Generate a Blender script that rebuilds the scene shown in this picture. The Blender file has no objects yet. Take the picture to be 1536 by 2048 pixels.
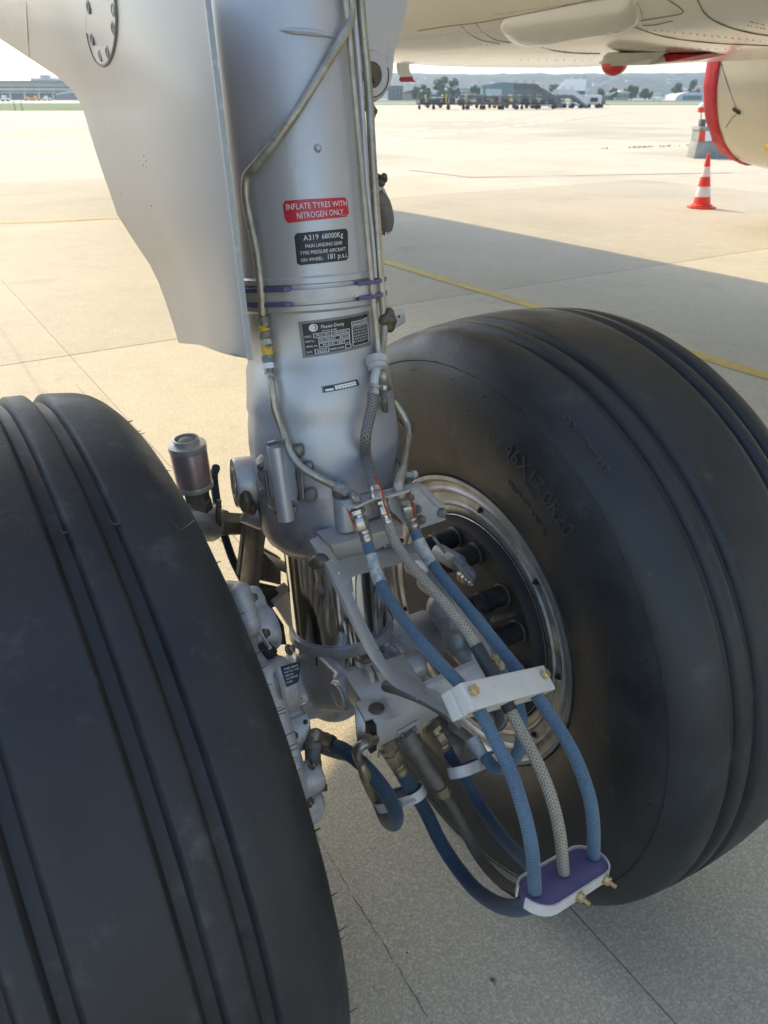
import bpy, bmesh, math, random
from mathutils import Vector as V, Matrix
random.seed(7)
sc = bpy.context.scene
COL = sc.collection
R = math.radians

# ------------------------------------------------------------------ camera
FPX, HOR, CAMZ, PHI = 1520.0, 196.0, 1.4657, 0.5643
PIT = math.atan((1024 - HOR) / FPX)
CAM = V((0, 0, CAMZ))
cd = bpy.data.cameras.new('camera'); cam = bpy.data.objects.new('camera', cd); COL.objects.link(cam)
cam.location = CAM; cam.rotation_euler = (math.pi / 2 - PIT, 0, 0)
cd.sensor_fit = 'VERTICAL'; cd.sensor_height = 24; cd.sensor_width = 18; cd.lens = FPX / 2048 * 24
cd.clip_start = 0.05; cd.clip_end = 12000
cd.dof.use_dof = True; cd.dof.focus_distance = 1.25; cd.dof.aperture_fstop = 7.0
sc.camera = cam

# ------------------------------------------------------------------ light
F = V((-math.sin(PHI), math.cos(PHI), 0)); A = V((math.cos(PHI), math.sin(PHI), 0)); Z = V((0, 0, 1))
SUN_EL = R(45)
SUN_H = (F * math.cos(R(6)) - A * math.sin(R(6)))
SUN_AZ = SUN_H * math.cos(SUN_EL) + Z * math.sin(SUN_EL)          # towards the sun
w = bpy.data.worlds.new('World'); sc.world = w; w.use_nodes = True
nt = w.node_tree; nt.nodes.clear()
sky = nt.nodes.new('ShaderNodeTexSky'); sky.sky_type = 'NISHITA'; sky.sun_disc = False
sky.sun_elevation = SUN_EL; sky.sun_rotation = math.atan2(SUN_AZ.x, SUN_AZ.y)
sky.air_density = 1.1; sky.dust_density = 1.3; sky.ozone_density = 1.0
bg = nt.nodes.new('ShaderNodeBackground'); bg.inputs[1].default_value = 0.15
wo = nt.nodes.new('ShaderNodeOutputWorld')
nt.links.new(sky.outputs[0], bg.inputs[0]); nt.links.new(bg.outputs[0], wo.inputs[0])
sl = bpy.data.lights.new('sun', 'SUN'); sl.energy = 2.0; sl.angle = R(0.6); sl.color = (0.98, 0.81, 0.52)
so = bpy.data.objects.new('sun', sl); COL.objects.link(so)
so.rotation_euler = SUN_AZ.to_track_quat('Z', 'Y').to_euler(); so.location = (0, 0, 60)
sc.view_settings.view_transform = 'Standard'; sc.view_settings.look = 'None'
sc.view_settings.gamma = 1; sc.view_settings.use_curve_mapping = False
sc.view_settings.exposure = 1.2
sc.render.engine = 'CYCLES'
sc.cycles.max_bounces = 8; sc.cycles.diffuse_bounces = 5; sc.cycles.glossy_bounces = 4
sc.cycles.volume_bounces = 0

# ------------------------------------------------------------------ coordinates
# lat = towards the fuselage, fwd = towards the nose, origin on the ground under the strut
C_R = V((.295, 1.322, .545)); MID = C_R - A * .4635; MG = V((MID.x, MID.y, 0))
def AC(l, fw, z): return MG + A * l + F * fw + Z * z
def toac(P):
    d = P - MG; return d.dot(A), d.dot(F), P.z
_c, _s = math.cos(PIT), math.sin(PIT)
def ray(x, y):
    cu = (1024 - y) / FPX
    return V(((x - 768) / FPX, _c + _s * cu, -_s + _c * cu))
def B(x, y, r=0.0):                 # point of the plane r metres behind the axle line
    d = ray(x, y); t = (-r - (CAM - MG).dot(F)) / d.dot(F); return CAM + d * t
def L(x, y, lat):                   # point of the plane lat = const
    d = ray(x, y); t = (lat - (CAM - MG).dot(A)) / d.dot(A); return CAM + d * t
def G(x, y, z=0.0):
    d = ray(x, y); return CAM + d * ((z - CAMZ) / d.z)
def FAR(x, y, dist):
    d = ray(x, y); return CAM + d * (dist / d.y)
def depth(P): d = P - CAM; return d.y * _c - d.z * _s
def proj(P):
    d = P - CAM; k = depth(P); return 768 + FPX * d.x / k, 1024 - FPX * (d.y * _s + d.z * _c) / k

# ------------------------------------------------------------------ materials
def N(nt, t, **kw):
    n = nt.nodes.new(t)
    for k, v in kw.items():
        if k.startswith('i_'):
            key = k[2:]; key = int(key) if key.isdigit() else key
            n.inputs[key].default_value = v
        else: setattr(n, k, v)
    return n
def c4(c): return (c[0], c[1], c[2], 1)
def mat(name, col, rough=.5, metal=0.0, col2=None, ns=8, amt=.5, lo=.35, hi=.65, bump=0, bs=60, rv=.1, coat=0, spec=.5,
        dirt=None, ds=25, dlo=.55, dhi=.75, stretch=None):
    m = bpy.data.materials.new(name); m.use_nodes = True; nt = m.node_tree
    b = nt.nodes['Principled BSDF']; lk = nt.links.new
    b.inputs['Base Color'].default_value = c4(col); b.inputs['Roughness'].default_value = rough
    b.inputs['Metallic'].default_value = metal; b.inputs['Coat Weight'].default_value = coat
    b.inputs['Coat Roughness'].default_value = .12; b.inputs['Specular IOR Level'].default_value = spec
    g = N(nt, 'ShaderNodeNewGeometry'); mp = N(nt, 'ShaderNodeMapping')
    lk(g.outputs['Position'], mp.inputs[0])
    if stretch: mp.inputs['Scale'].default_value = stretch
    out = None
    n1 = N(nt, 'ShaderNodeTexNoise', i_Scale=ns, i_Detail=8, i_Roughness=.62); lk(mp.outputs[0], n1.inputs['Vector'])
    if col2:
        mr = N(nt, 'ShaderNodeMapRange'); mr.inputs[1].default_value = lo; mr.inputs[2].default_value = hi; mr.inputs[4].default_value = amt
        lk(n1.outputs[0], mr.inputs[0])
        mx = N(nt, 'ShaderNodeMix', data_type='RGBA'); mx.inputs[6].default_value = c4(col); mx.inputs[7].default_value = c4(col2)
        lk(mr.outputs[0], mx.inputs[0]); out = mx.outputs[2]
    if dirt:
        n2 = N(nt, 'ShaderNodeTexNoise', i_Scale=ds, i_Detail=9, i_Roughness=.7); lk(mp.outputs[0], n2.inputs['Vector'])
        mr2 = N(nt, 'ShaderNodeMapRange'); mr2.inputs[1].default_value = dlo; mr2.inputs[2].default_value = dhi; mr2.inputs[4].default_value = .85
        lk(n2.outputs[0], mr2.inputs[0])
        mx2 = N(nt, 'ShaderNodeMix', data_type='RGBA'); mx2.inputs[7].default_value = c4(dirt)
        if out: lk(out, mx2.inputs[6])
        else: mx2.inputs[6].default_value = c4(col)
        lk(mr2.outputs[0], mx2.inputs[0]); out = mx2.outputs[2]
    if out: lk(out, b.inputs['Base Color'])
    if rv:
        rr = N(nt, 'ShaderNodeMapRange'); rr.inputs[3].default_value = max(.02, rough - rv); rr.inputs[4].default_value = min(1, rough + rv)
        rr.inputs[1].default_value = .3; rr.inputs[2].default_value = .7
        lk(n1.outputs[0], rr.inputs[0]); lk(rr.outputs[0], b.inputs['Roughness'])
    if bump:
        n3 = N(nt, 'ShaderNodeTexNoise', i_Scale=bs, i_Detail=6); lk(mp.outputs[0], n3.inputs['Vector'])
        bp = N(nt, 'ShaderNodeBump', i_Strength=bump, i_Distance=.002); lk(n3.outputs[0], bp.inputs['Height'])
        lk(bp.outputs[0], b.inputs['Normal'])
    return m
def M2(nt, op, a, b=None, c=None):
    n = N(nt, 'ShaderNodeMath', operation=op)
    for i, v in enumerate((a, b, c)):
        if v is None: continue
        if isinstance(v, (int, float)): n.inputs[i].default_value = v
        else: nt.links.new(v, n.inputs[i])
    return n.outputs[0]
def braid_mat(name, light, dark, cols=12, pitch=.0052):
    m = bpy.data.materials.new(name); m.use_nodes = True; nt = m.node_tree; b = nt.nodes['Principled BSDF']; lk = nt.links.new
    uv = N(nt, 'ShaderNodeUVMap', uv_map='UVMap'); sp = N(nt, 'ShaderNodeSeparateXYZ'); lk(uv.outputs[0], sp.inputs[0])
    u = M2(nt, 'MULTIPLY', sp.outputs[0], cols); v = M2(nt, 'DIVIDE', sp.outputs[1], pitch)
    fu = M2(nt, 'FRACT', u); par = M2(nt, 'MODULO', M2(nt, 'FLOOR', u), 2.0)
    tri = M2(nt, 'ABSOLUTE', M2(nt, 'SUBTRACT', fu, par))
    s = M2(nt, 'FRACT', M2(nt, 'ADD', v, tri))
    k = M2(nt, 'SINE', M2(nt, 'MULTIPLY', s, math.pi))
    e = M2(nt, 'SINE', M2(nt, 'MULTIPLY', fu, math.pi))
    hgt = M2(nt, 'MULTIPLY', M2(nt, 'POWER', k, .8), M2(nt, 'POWER', e, .35))
    mr = N(nt, 'ShaderNodeMapRange'); mr.inputs[1].default_value = .28; mr.inputs[2].default_value = .55; lk(hgt, mr.inputs[0])
    no = N(nt, 'ShaderNodeTexNoise', i_Scale=40, i_Detail=4)
    tl = N(nt, 'ShaderNodeMix', data_type='RGBA'); tl.inputs[6].default_value = c4(light); tl.inputs[7].default_value = c4([x * .55 for x in light]); lk(no.outputs[0], tl.inputs[0])
    mx = N(nt, 'ShaderNodeMix', data_type='RGBA'); mx.inputs[6].default_value = c4(dark); lk(tl.outputs[2], mx.inputs[7]); lk(mr.outputs[0], mx.inputs[0])
    lk(mx.outputs[2], b.inputs['Base Color']); b.inputs['Metallic'].default_value = .15; b.inputs['Roughness'].default_value = .48
    bp = N(nt, 'ShaderNodeBump', i_Strength=.8, i_Distance=.0012); lk(hgt, bp.inputs['Height']); lk(bp.outputs[0], b.inputs['Normal'])
    return m
def fabric_mat(name, c1, c2):
    m = bpy.data.materials.new(name); m.use_nodes = True; nt = m.node_tree; b = nt.nodes['Principled BSDF']; lk = nt.links.new
    uv = N(nt, 'ShaderNodeUVMap', uv_map='UVMap'); sp = N(nt, 'ShaderNodeSeparateXYZ'); lk(uv.outputs[0], sp.inputs[0])
    g = N(nt, 'ShaderNodeNewGeometry')
    n0 = N(nt, 'ShaderNodeTexNoise', i_Scale=420, i_Detail=3); lk(g.outputs[0], n0.inputs['Vector'])
    n1 = N(nt, 'ShaderNodeTexNoise', i_Scale=14, i_Detail=5); lk(g.outputs[0], n1.inputs['Vector'])
    wv = M2(nt, 'SINE', M2(nt, 'ADD', M2(nt, 'MULTIPLY', sp.outputs[1], 2 * math.pi / .0034), M2(nt, 'MULTIPLY', n0.outputs[0], 9)))
    f = M2(nt, 'ADD', M2(nt, 'MULTIPLY', wv, .16), M2(nt, 'ADD', M2(nt, 'MULTIPLY', n0.outputs[0], .7), M2(nt, 'MULTIPLY', n1.outputs[0], .7)))
    mr = N(nt, 'ShaderNodeMapRange'); mr.inputs[1].default_value = .4; mr.inputs[2].default_value = 1.05; lk(f, mr.inputs[0])
    mx = N(nt, 'ShaderNodeMix', data_type='RGBA'); mx.inputs[6].default_value = c4(c1); mx.inputs[7].default_value = c4(c2); lk(mr.outputs[0], mx.inputs[0])
    lk(mx.outputs[2], b.inputs['Base Color']); b.inputs['Roughness'].default_value = .85
    b.inputs['Sheen Weight'].default_value = .2
    bp = N(nt, 'ShaderNodeBump', i_Strength=.55, i_Distance=.001); lk(f, bp.inputs['Height']); lk(bp.outputs[0], b.inputs['Normal'])
    return m
def concrete_mat(name, base, far=False):
    m = bpy.data.materials.new(name); m.use_nodes = True; nt = m.node_tree; b = nt.nodes['Principled BSDF']; lk = nt.links.new
    g = N(nt, 'ShaderNodeNewGeometry'); oi = N(nt, 'ShaderNodeObjectInfo')
    big = N(nt, 'ShaderNodeTexNoise', i_Scale=.35, i_Detail=6, i_Roughness=.6); lk(g.outputs[0], big.inputs['Vector'])
    med = N(nt, 'ShaderNodeTexNoise', i_Scale=6, i_Detail=8, i_Roughness=.7); lk(g.outputs[0], med.inputs['Vector'])
    fine = N(nt, 'ShaderNodeTexNoise', i_Scale=170, i_Detail=3, i_Roughness=.75); lk(g.outputs[0], fine.inputs['Vector'])
    vo = N(nt, 'ShaderNodeTexVoronoi', i_Scale=230); lk(g.outputs[0], vo.inputs['Vector'])
    sx = N(nt, 'ShaderNodeSeparateColor'); lk(vo.outputs['Color'], sx.inputs[0])
    cell = M2(nt, 'POWER', sx.outputs[0], 2.0)
    v = M2(nt, 'ADD', M2(nt, 'MULTIPLY', big.outputs[0], .5), M2(nt, 'MULTIPLY', med.outputs[0], .26))
    v = M2(nt, 'ADD', v, M2(nt, 'MULTIPLY', fine.outputs[0], .65)); v = M2(nt, 'ADD', v, M2(nt, 'MULTIPLY', cell, .34))
    v = M2(nt, 'ADD', v, M2(nt, 'MULTIPLY', oi.outputs['Random'], .2))
    mr = N(nt, 'ShaderNodeMapRange'); mr.inputs[1].default_value = .5; mr.inputs[2].default_value = 1.24; lk(v, mr.inputs[0])
    cr = N(nt, 'ShaderNodeValToRGB'); el = cr.color_ramp.elements
    el[0].position = 0; el[0].color = c4([x * .58 for x in base]); el[1].position = 1; el[1].color = c4([min(1, x * 1.45) for x in base])
    e = el.new(.5); e.color = c4(base)
    lk(mr.outputs[0], cr.inputs[0])
    # dark pits and stains
    pit = N(nt, 'ShaderNodeTexNoise', i_Scale=38, i_Detail=4, i_Roughness=.6); lk(g.outputs[0], pit.inputs['Vector'])
    mp = N(nt, 'ShaderNodeMapRange'); mp.inputs[1].default_value = .69; mp.inputs[2].default_value = .74; mp.inputs[4].default_value = .55; lk(pit.outputs[0], mp.inputs[0])
    st = N(nt, 'ShaderNodeTexNoise', i_Scale=.9, i_Detail=9, i_Roughness=.72, i_Distortion=.4); lk(g.outputs[0], st.inputs['Vector'])
    ms = N(nt, 'ShaderNodeMapRange'); ms.inputs[1].default_value = .56; ms.inputs[2].default_value = .76; ms.inputs[4].default_value = .6; lk(st.outputs[0], ms.inputs[0])
    mx = N(nt, 'ShaderNodeMix', data_type='RGBA'); mx.inputs[7].default_value = c4([x * .3 for x in base]); lk(cr.outputs[0], mx.inputs[6]); lk(mp.outputs[0], mx.inputs[0])
    m2 = N(nt, 'ShaderNodeMix', data_type='RGBA'); m2.inputs[7].default_value = (base[0] * .62, base[1] * .60, base[2] * .55, 1); lk(mx.outputs[2], m2.inputs[6]); lk(ms.outputs[0], m2.inputs[0])
    lk(m2.outputs[2], b.inputs['Base Color']); b.inputs['Roughness'].default_value = .85
    bp = N(nt, 'ShaderNodeBump', i_Strength=.55, i_Distance=.0025); lk(v, bp.inputs['Height']); lk(bp.outputs[0], b.inputs['Normal'])
    return m
M = {}
M['concrete'] = concrete_mat('concrete', (.46, .405, .295))
M['joint'] = mat('joint_filler', (.10, .092, .075), .9, col2=(.22, .2, .15), ns=3, lo=.4, hi=.6, amt=.8)
M['silver'] = mat('silver_paint', (.53, .525, .52), .38, .35, col2=(.45, .435, .435), ns=7, amt=.7, rv=.1, bump=.14, bs=220, dirt=(.20, .18, .165), ds=26, dlo=.62, dhi=.86, stretch=(1, 1, .3))
M['silver_dirty'] = mat('silver_paint_greasy', (.47, .455, .46), .34, .48, col2=(.33, .30, .30), ns=12, amt=.9, rv=.12, dirt=(.07, .06, .05), ds=20, dlo=.56, dhi=.78)
M['fork'] = mat('grey_forging_paint', (.54, .54, .535), .34, .45, col2=(.40, .39, .39), ns=14, amt=.8, dirt=(.07, .06, .05), ds=26, dlo=.6, dhi=.78, bump=.1, bs=150)
M['chrome'] = mat('chrome', (.80, .81, .81), .10, 1.0, rv=.05, ns=30, dirt=(.25, .24, .22), ds=14, dlo=.62, dhi=.8, stretch=(1, 1, .3))
M['alu'] = mat('machined_aluminium', (.56, .54, .505), .36, .4, col2=(.48, .46, .42), ns=20, amt=.7, rv=.1, dirt=(.12, .10, .08), ds=45, dlo=.62, dhi=.8)
M['white_metal'] = mat('white_grey_bracket', (.58, .575, .56), .42, .25, col2=(.44, .43, .41), ns=30, amt=.7, dirt=(.10, .09, .08), ds=70, dlo=.62, dhi=.76)
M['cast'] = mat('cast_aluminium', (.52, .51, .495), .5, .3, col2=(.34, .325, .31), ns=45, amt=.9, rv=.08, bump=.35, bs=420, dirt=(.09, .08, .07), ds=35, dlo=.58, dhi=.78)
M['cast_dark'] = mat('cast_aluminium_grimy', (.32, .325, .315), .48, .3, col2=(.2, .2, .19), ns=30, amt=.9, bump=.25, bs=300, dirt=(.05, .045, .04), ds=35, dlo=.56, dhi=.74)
M['steel'] = mat('dirty_steel_fitting', (.34, .31, .26), .36, .75, col2=(.18, .155, .12), ns=70, amt=.9, rv=.14, dirt=(.05, .04, .03), ds=90, dlo=.58, dhi=.75)
M['bright_steel'] = mat('bright_steel_fitting', (.55, .53, .48), .3, .8, col2=(.36, .33, .27), ns=60, amt=.8, rv=.12, dirt=(.08, .07, .05), ds=90, dlo=.6, dhi=.76)
M['pipe'] = mat('aged_pipe', (.36, .32, .235), .36, .6, col2=(.50, .47, .40), ns=28, amt=.9, lo=.45, hi=.62, rv=.14, dirt=(.12, .095, .06), ds=60, dlo=.56, dhi=.72)
M['pipe_light'] = mat('cream_pipe', (.50, .45, .36), .4, .35, col2=(.36, .31, .24), ns=40, amt=.8, dirt=(.12, .10, .07), ds=70, dlo=.6, dhi=.75)
M['brown_pipe'] = mat('brown_sleeve', (.13, .115, .10), .5, .2, col2=(.21, .185, .16), ns=50, amt=.8)
M['black'] = mat('black_part', (.018, .018, .018), .45, col2=(.035, .033, .03), ns=50, amt=.8)
M['black_rubber'] = mat('black_sleeve', (.03, .03, .03), .6, col2=(.055, .053, .05), ns=40, amt=.7)
M['dark'] = mat('carbon_dark', (.022, .02, .019), .7, col2=(.04, .034, .03), ns=20, amt=.8)
M['sealant'] = mat('brown_sealant', (.16, .14, .115), .55, col2=(.25, .225, .19), ns=40, amt=.8, bump=.4, bs=150)
M['grease'] = mat('grease', (.07, .055, .04), .35, col2=(.15, .12, .08), ns=60, amt=.8)
M['nylon'] = mat('white_nylon', (.68, .65, .58), .42, col2=(.58, .53, .44), ns=18, amt=.7, dirt=(.32, .29, .24), ds=40, dlo=.62, dhi=.82)
M['strap'] = mat('white_strap', (.62, .60, .57), .45, .1, col2=(.50, .47, .44), ns=40, amt=.7, dirt=(.2, .18, .16), ds=60, dlo=.62, dhi=.8)
M['brass'] = mat('gold_bolt', (.60, .45, .21), .35, .7, col2=(.45, .34, .17), ns=120, amt=.7)
M['bronze'] = mat('dull_bolt', (.36, .29, .19), .42, .6, col2=(.22, .18, .12), ns=120, amt=.7)
M['purple'] = mat('purple_rubber', (.098, .082, .17), .5, col2=(.13, .108, .22), ns=14, amt=.8, dirt=(.42, .38, .55), ds=75, dlo=.66, dhi=.74)
M['braid'] = braid_mat('steel_braid', (.62, .545, .42), (.13, .11, .085), 14, .0046)
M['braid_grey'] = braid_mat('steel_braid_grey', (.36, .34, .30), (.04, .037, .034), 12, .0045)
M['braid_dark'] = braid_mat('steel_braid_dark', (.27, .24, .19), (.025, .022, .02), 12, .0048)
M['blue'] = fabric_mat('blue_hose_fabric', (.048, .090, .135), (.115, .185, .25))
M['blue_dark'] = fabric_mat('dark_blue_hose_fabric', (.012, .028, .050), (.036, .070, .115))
M['sleeve'] = mat('cream_sleeve', (.50, .46, .37), .4, col2=(.24, .32, .36), ns=85, amt=1, lo=.5, hi=.56, coat=.3)
M['red'] = mat('red_sticker', (.55, .012, .03), .35, coat=.2, rv=.05)
M['redwire'] = mat('red_wire', (.45, .035, .02), .55, col2=(.3, .02, .012), ns=150)
M['white'] = mat('white_print', (.78, .78, .77), .45, rv=.05)
M['plate_black'] = mat('black_plate', (.012, .013, .013), .4, rv=.1, ns=60)
M['plate_grey'] = mat('grey_foil', (.17, .175, .175), .4, .3, col2=(.22, .22, .22), ns=60)
M['yellow'] = mat('yellow_tape', (.72, .45, .03), .45)
M['orange'] = mat('orange_tape', (.70, .33, .03), .45)
M['teal'] = mat('teal_tape', (.13, .24, .28), .45)
M['gunmetal'] = mat('grey_tape', (.20, .20, .17), .45)
M['door'] = mat('door_paint', (.29, .28, .27), .34, 0, col2=(.255, .245, .235), ns=2.2, amt=.6, rv=.06, coat=.15, dirt=(.19, .18, .17), ds=9, dlo=.6, dhi=.9, stretch=(1, 1, .2))
M['door_edge'] = mat('door_edge', (.30, .34, .37), .35, .3, col2=(.5, .5, .5), ns=60, amt=.6, lo=.55, hi=.65)
M['cream'] = mat('aircraft_cream_paint', (.60, .555, .45), .2, 0, col2=(.53, .485, .385), ns=1.3, amt=.6, rv=.05, coat=.6)
M['cream2'] = mat('aircraft_panel_paint', (.53, .50, .43), .25, 0, col2=(.47, .44, .37), ns=3, amt=.5, rv=.05, coat=.4)
M['seam'] = mat('panel_seam', (.17, .155, .125), .7)
M['seam_light'] = mat('sealant_bead', (.62, .60, .54), .5)
M['cover'] = mat('red_cover_cloth', (.50, .012, .03), .5, col2=(.36, .008, .02), ns=6, amt=.8, bump=.8, bs=7)
M['beacon'] = mat('red_beacon', (.55, .015, .01), .12, coat=.8, rv=.03)
M['cone_red'] = mat('cone_orange_red', (.72, .05, .02), .5, col2=(.60, .045, .02), ns=9, amt=.6)
M['cone_white'] = mat('cone_white', (.74, .74, .72), .5, col2=(.62, .61, .58), ns=14, amt=.6)
M['bar_conc'] = mat('grey_cast_concrete', (.34, .34, .31), .85, col2=(.24, .24, .22), ns=5, amt=.8)
M['copper'] = mat('pinkish_metal_band', (.56, .47, .47), .34, .6, col2=(.42, .32, .32), ns=25, amt=.8, rv=.1, stretch=(1, 1, .25))
M['linkdirty'] = mat('oily_link_metal', (.22, .20, .165), .45, .4, col2=(.13, .115, .09), ns=30, amt=.9, dirt=(.04, .035, .025), ds=28, dlo=.52, dhi=.7)
def rubber(name, base, base2, dust, dl, dh, damt):
    m = mat(name, base, .46 if name == 'tyre_rubber' else .52, 0, col2=base2, ns=9, amt=.9, rv=.12, bump=.3, bs=140, dirt=dust, ds=16, dlo=dl, dhi=dh, spec=.4)
    return m
M['tread'] = rubber('tyre_tread_rubber', (.019, .0195, .021), (.032, .032, .033), (.12, .122, .125), .56, .9, .5)
M['tread_r'] = rubber('tyre_rubber', (.0175, .019, .0205), (.030, .032, .033), (.10, .098, .095), .58, .9, .4)
M['letter'] = mat('moulded_rubber', (.036, .036, .036), .4, col2=(.05, .05, .05), ns=60)
M['rim'] = mat('wheel_rim_metal', (.38, .38, .37), .38, .55, col2=(.24, .235, .225), ns=18, amt=.9, rv=.12, dirt=(.10, .09, .08), ds=14, dlo=.52, dhi=.74)
M['line_white'] = mat('white_road_paint', (.74, .72, .66), .7, col2=(.52, .48, .40), ns=3, amt=.8, lo=.5, hi=.7)
M['line_yellow'] = mat('yellow_road_paint', (.62, .43, .075), .75, col2=(.42, .35, .2), ns=5, amt=.9, lo=.45, hi=.66)
M['line_red'] = mat('red_road_paint', (.52, .25, .19), .8, col2=(.45, .36, .28), ns=3, amt=.9)
M['grass'] = mat('grass', (.075, .125, .03), .9, col2=(.13, .17, .045), ns=.3, amt=.9)
M['weed'] = mat('weed_green', (.20, .22, .09), .9)
M['leaf'] = mat('leaf_green', (.045, .085, .03), .7, col2=(.085, .13, .04), ns=.35, amt=.9)
M['trunk'] = mat('bark', (.08, .06, .045), .9)
M['hill'] = mat('wooded_hill', (.022, .042, .024), .95, col2=(.09, .11, .075), ns=.012, amt=.9, lo=.47, hi=.6, dirt=(.02, .035, .018), ds=.05, dlo=.45, dhi=.6)
M['house'] = mat('pale_house', (.62, .58, .52), .8)
M['roof'] = mat('house_roof', (.24, .13, .09), .8)
M['term'] = mat('terminal_concrete', (.60, .60, .59), .8, col2=(.52, .52, .51), ns=.2)
M['glassdark'] = mat('dark_glazing', (.09, .12, .145), .25, rv=.05)
M['hangar'] = mat('teal_cladding', (.16, .23, .25), .6, col2=(.13, .19, .21), ns=.3)
M['hangar_roof'] = mat('dark_roof', (.16, .185, .20), .6)
M['cart'] = mat('galvanised_cart', (.15, .155, .16), .5, .3, col2=(.08, .08, .08), ns=4)
M['cart_dark'] = mat('dark_cart_metal', (.055, .055, .058), .6)
M['cart_yellow'] = mat('yellow_cart_paint', (.45, .33, .08), .6)
M['stairgrey'] = mat('light_stair_panel', (.58, .59, .58), .5)
M['stairdark'] = mat('dark_stair_steel', (.16, .165, .17), .5, .3)
M['tan'] = mat('tan_wall', (.42, .35, .26), .8)

# ------------------------------------------------------------------ mesh builder
class MB:
    def __init__(s): s.v = []; s.f = []; s.mi = []; s.uv = {}; s.cur = 0
    def add(s, vs, fs):
        o = len(s.v); s.v += [V(p) for p in vs]
        for f in fs: s.f.append(tuple(i + o for i in f)); s.mi.append(s.cur)
        return o
    def box(s, c, hx, hy, hz):              # half-axis vectors
        c = V(c); hx, hy, hz = V(hx), V(hy), V(hz)
        vs = [c + hx * i + hy * j + hz * k for i in (-1, 1) for j in (-1, 1) for k in (-1, 1)]
        s.add(vs, [(0, 1, 3, 2), (4, 6, 7, 5), (0, 4, 5, 1), (2, 3, 7, 6), (0, 2, 6, 4), (1, 5, 7, 3)]); return s
    def abox(s, x0, x1, y0, y1, z0, z1):
        return s.box(((x0 + x1) / 2, (y0 + y1) / 2, (z0 + z1) / 2), (abs(x1 - x0) / 2, 0, 0), (0, abs(y1 - y0) / 2, 0), (0, 0, abs(z1 - z0) / 2))
    def prism(s, pts, ext):                 # planar outline, extruded by ext
        pts = [V(p) for p in pts]; n = len(pts); ext = V(ext)
        s.add(pts + [p + ext for p in pts], [tuple(range(n)), tuple(range(2 * n - 1, n - 1, -1))] + [(i, i + n, (i + 1) % n + n, (i + 1) % n) for i in range(n)]); return s
    def lathe(s, c, ax, prof, n=32, caps=True, up=None, a0=0, a1=2 * math.pi):   # prof: (t along axis, radius)
        c = V(c); ax = V(ax).normalized()
        u = (V(up) if up else (Z if abs(ax.z) < .9 else V((1, 0, 0)))); u = (u - ax * u.dot(ax)).normalized(); w_ = ax.cross(u)
        full = abs(a1 - a0 - 2 * math.pi) < 1e-6; m = n if full else n + 1
        vs = []
        for t, r in prof:
            for i in range(m):
                a = a0 + (a1 - a0) * i / n
                vs.append(c + ax * t + (u * math.cos(a) + w_ * math.sin(a)) * r)
        fs = []
        for k in range(len(prof) - 1):
            for i in range(n):
                j = (i + 1) % m
                fs.append((k * m + i, k * m + j, (k + 1) * m + j, (k + 1) * m + i))
        if caps and full:
            if prof[0][1] > 1e-5: fs.append(tuple(range(m - 1, -1, -1)))
            if prof[-1][1] > 1e-5: fs.append(tuple((len(prof) - 1) * m + i for i in range(m)))
        s.add(vs, fs); return s
    def cyl(s, p, q, r, n=16, r2=None):
        p, q = V(p), V(q); s.lathe(p, q - p, [(0, r), ((q - p).length, r if r2 is None else r2)], n); return s
    def tube(s, pts, rad, n=12, sub=6, caps=True):
        P = smooth(pts, sub); m = len(P)
        rs = rad if isinstance(rad, (list, tuple)) else [rad]
        T = [(P[min(i + 1, m - 1)] - P[max(i - 1, 0)]).normalized() for i in range(m)]
        u = T[0].orthogonal().normalized(); vs = []; ln = 0; uv = []
        for i in range(m):
            if i: ln += (P[i] - P[i - 1]).length
            u = (u - T[i] * u.dot(T[i])).normalized(); w_ = T[i].cross(u)
            x = i / (m - 1) * (len(rs) - 1); k = min(int(x), len(rs) - 2) if len(rs) > 1 else 0
            r = rs[0] if len(rs) == 1 else rs[k] + (rs[k + 1] - rs[k]) * (x - k)
            for j in range(n):
                a = 2 * math.pi * j / n; vs.append(P[i] + (u * math.cos(a) + w_ * math.sin(a)) * r)
            uv.append(ln)
        o = len(s.v); fs = []
        for i in range(m - 1):
            for j in range(n):
                j2 = (j + 1) % n; fi = len(s.f) + len(fs)
                fs.append((i * n + j, i * n + j2, (i + 1) * n + j2, (i + 1) * n + j))
                s.uv[fi] = [(j / n, uv[i]), ((j + 1) / n, uv[i]), ((j + 1) / n, uv[i + 1]), (j / n, uv[i + 1])]
        if caps: fs += [tuple(range(n - 1, -1, -1)), tuple((m - 1) * n + j for j in range(n))]
        s.add(vs, fs); return s
    def ball(s, c, r, n=10, sc=(1, 1, 1)):
        c = V(c); k = max(5, n // 2 + 1); vs = []
        for i in range(k + 1):
            a = math.pi * i / k
            for j in range(n):
                b = 2 * math.pi * j / n
                vs.append(c + V((math.sin(a) * math.cos(b) * r * sc[0], math.sin(a) * math.sin(b) * r * sc[1], math.cos(a) * r * sc[2])))
        s.add(vs, [(i * n + j, (i + 1) * n + j, (i + 1) * n + (j + 1) % n, i * n + (j + 1) % n) for i in range(k) for j in range(n)]); return s
    def hexbolt(s, c, ax, r, h_, shank=0, washer=True):
        c = V(c); ax = V(ax).normalized()
        if washer: s.lathe(c, ax, [(0, r * 1.25), (h_ * .2, r * 1.25)], 16)
        s.lathe(c, ax, [(h_ * .2, r), (h_ * .85, r), (h_, r * .82)], 6)
        if shank: s.lathe(c, ax, [(h_, r * .5), (h_ + shank, r * .5)], 10)
        return s
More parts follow.
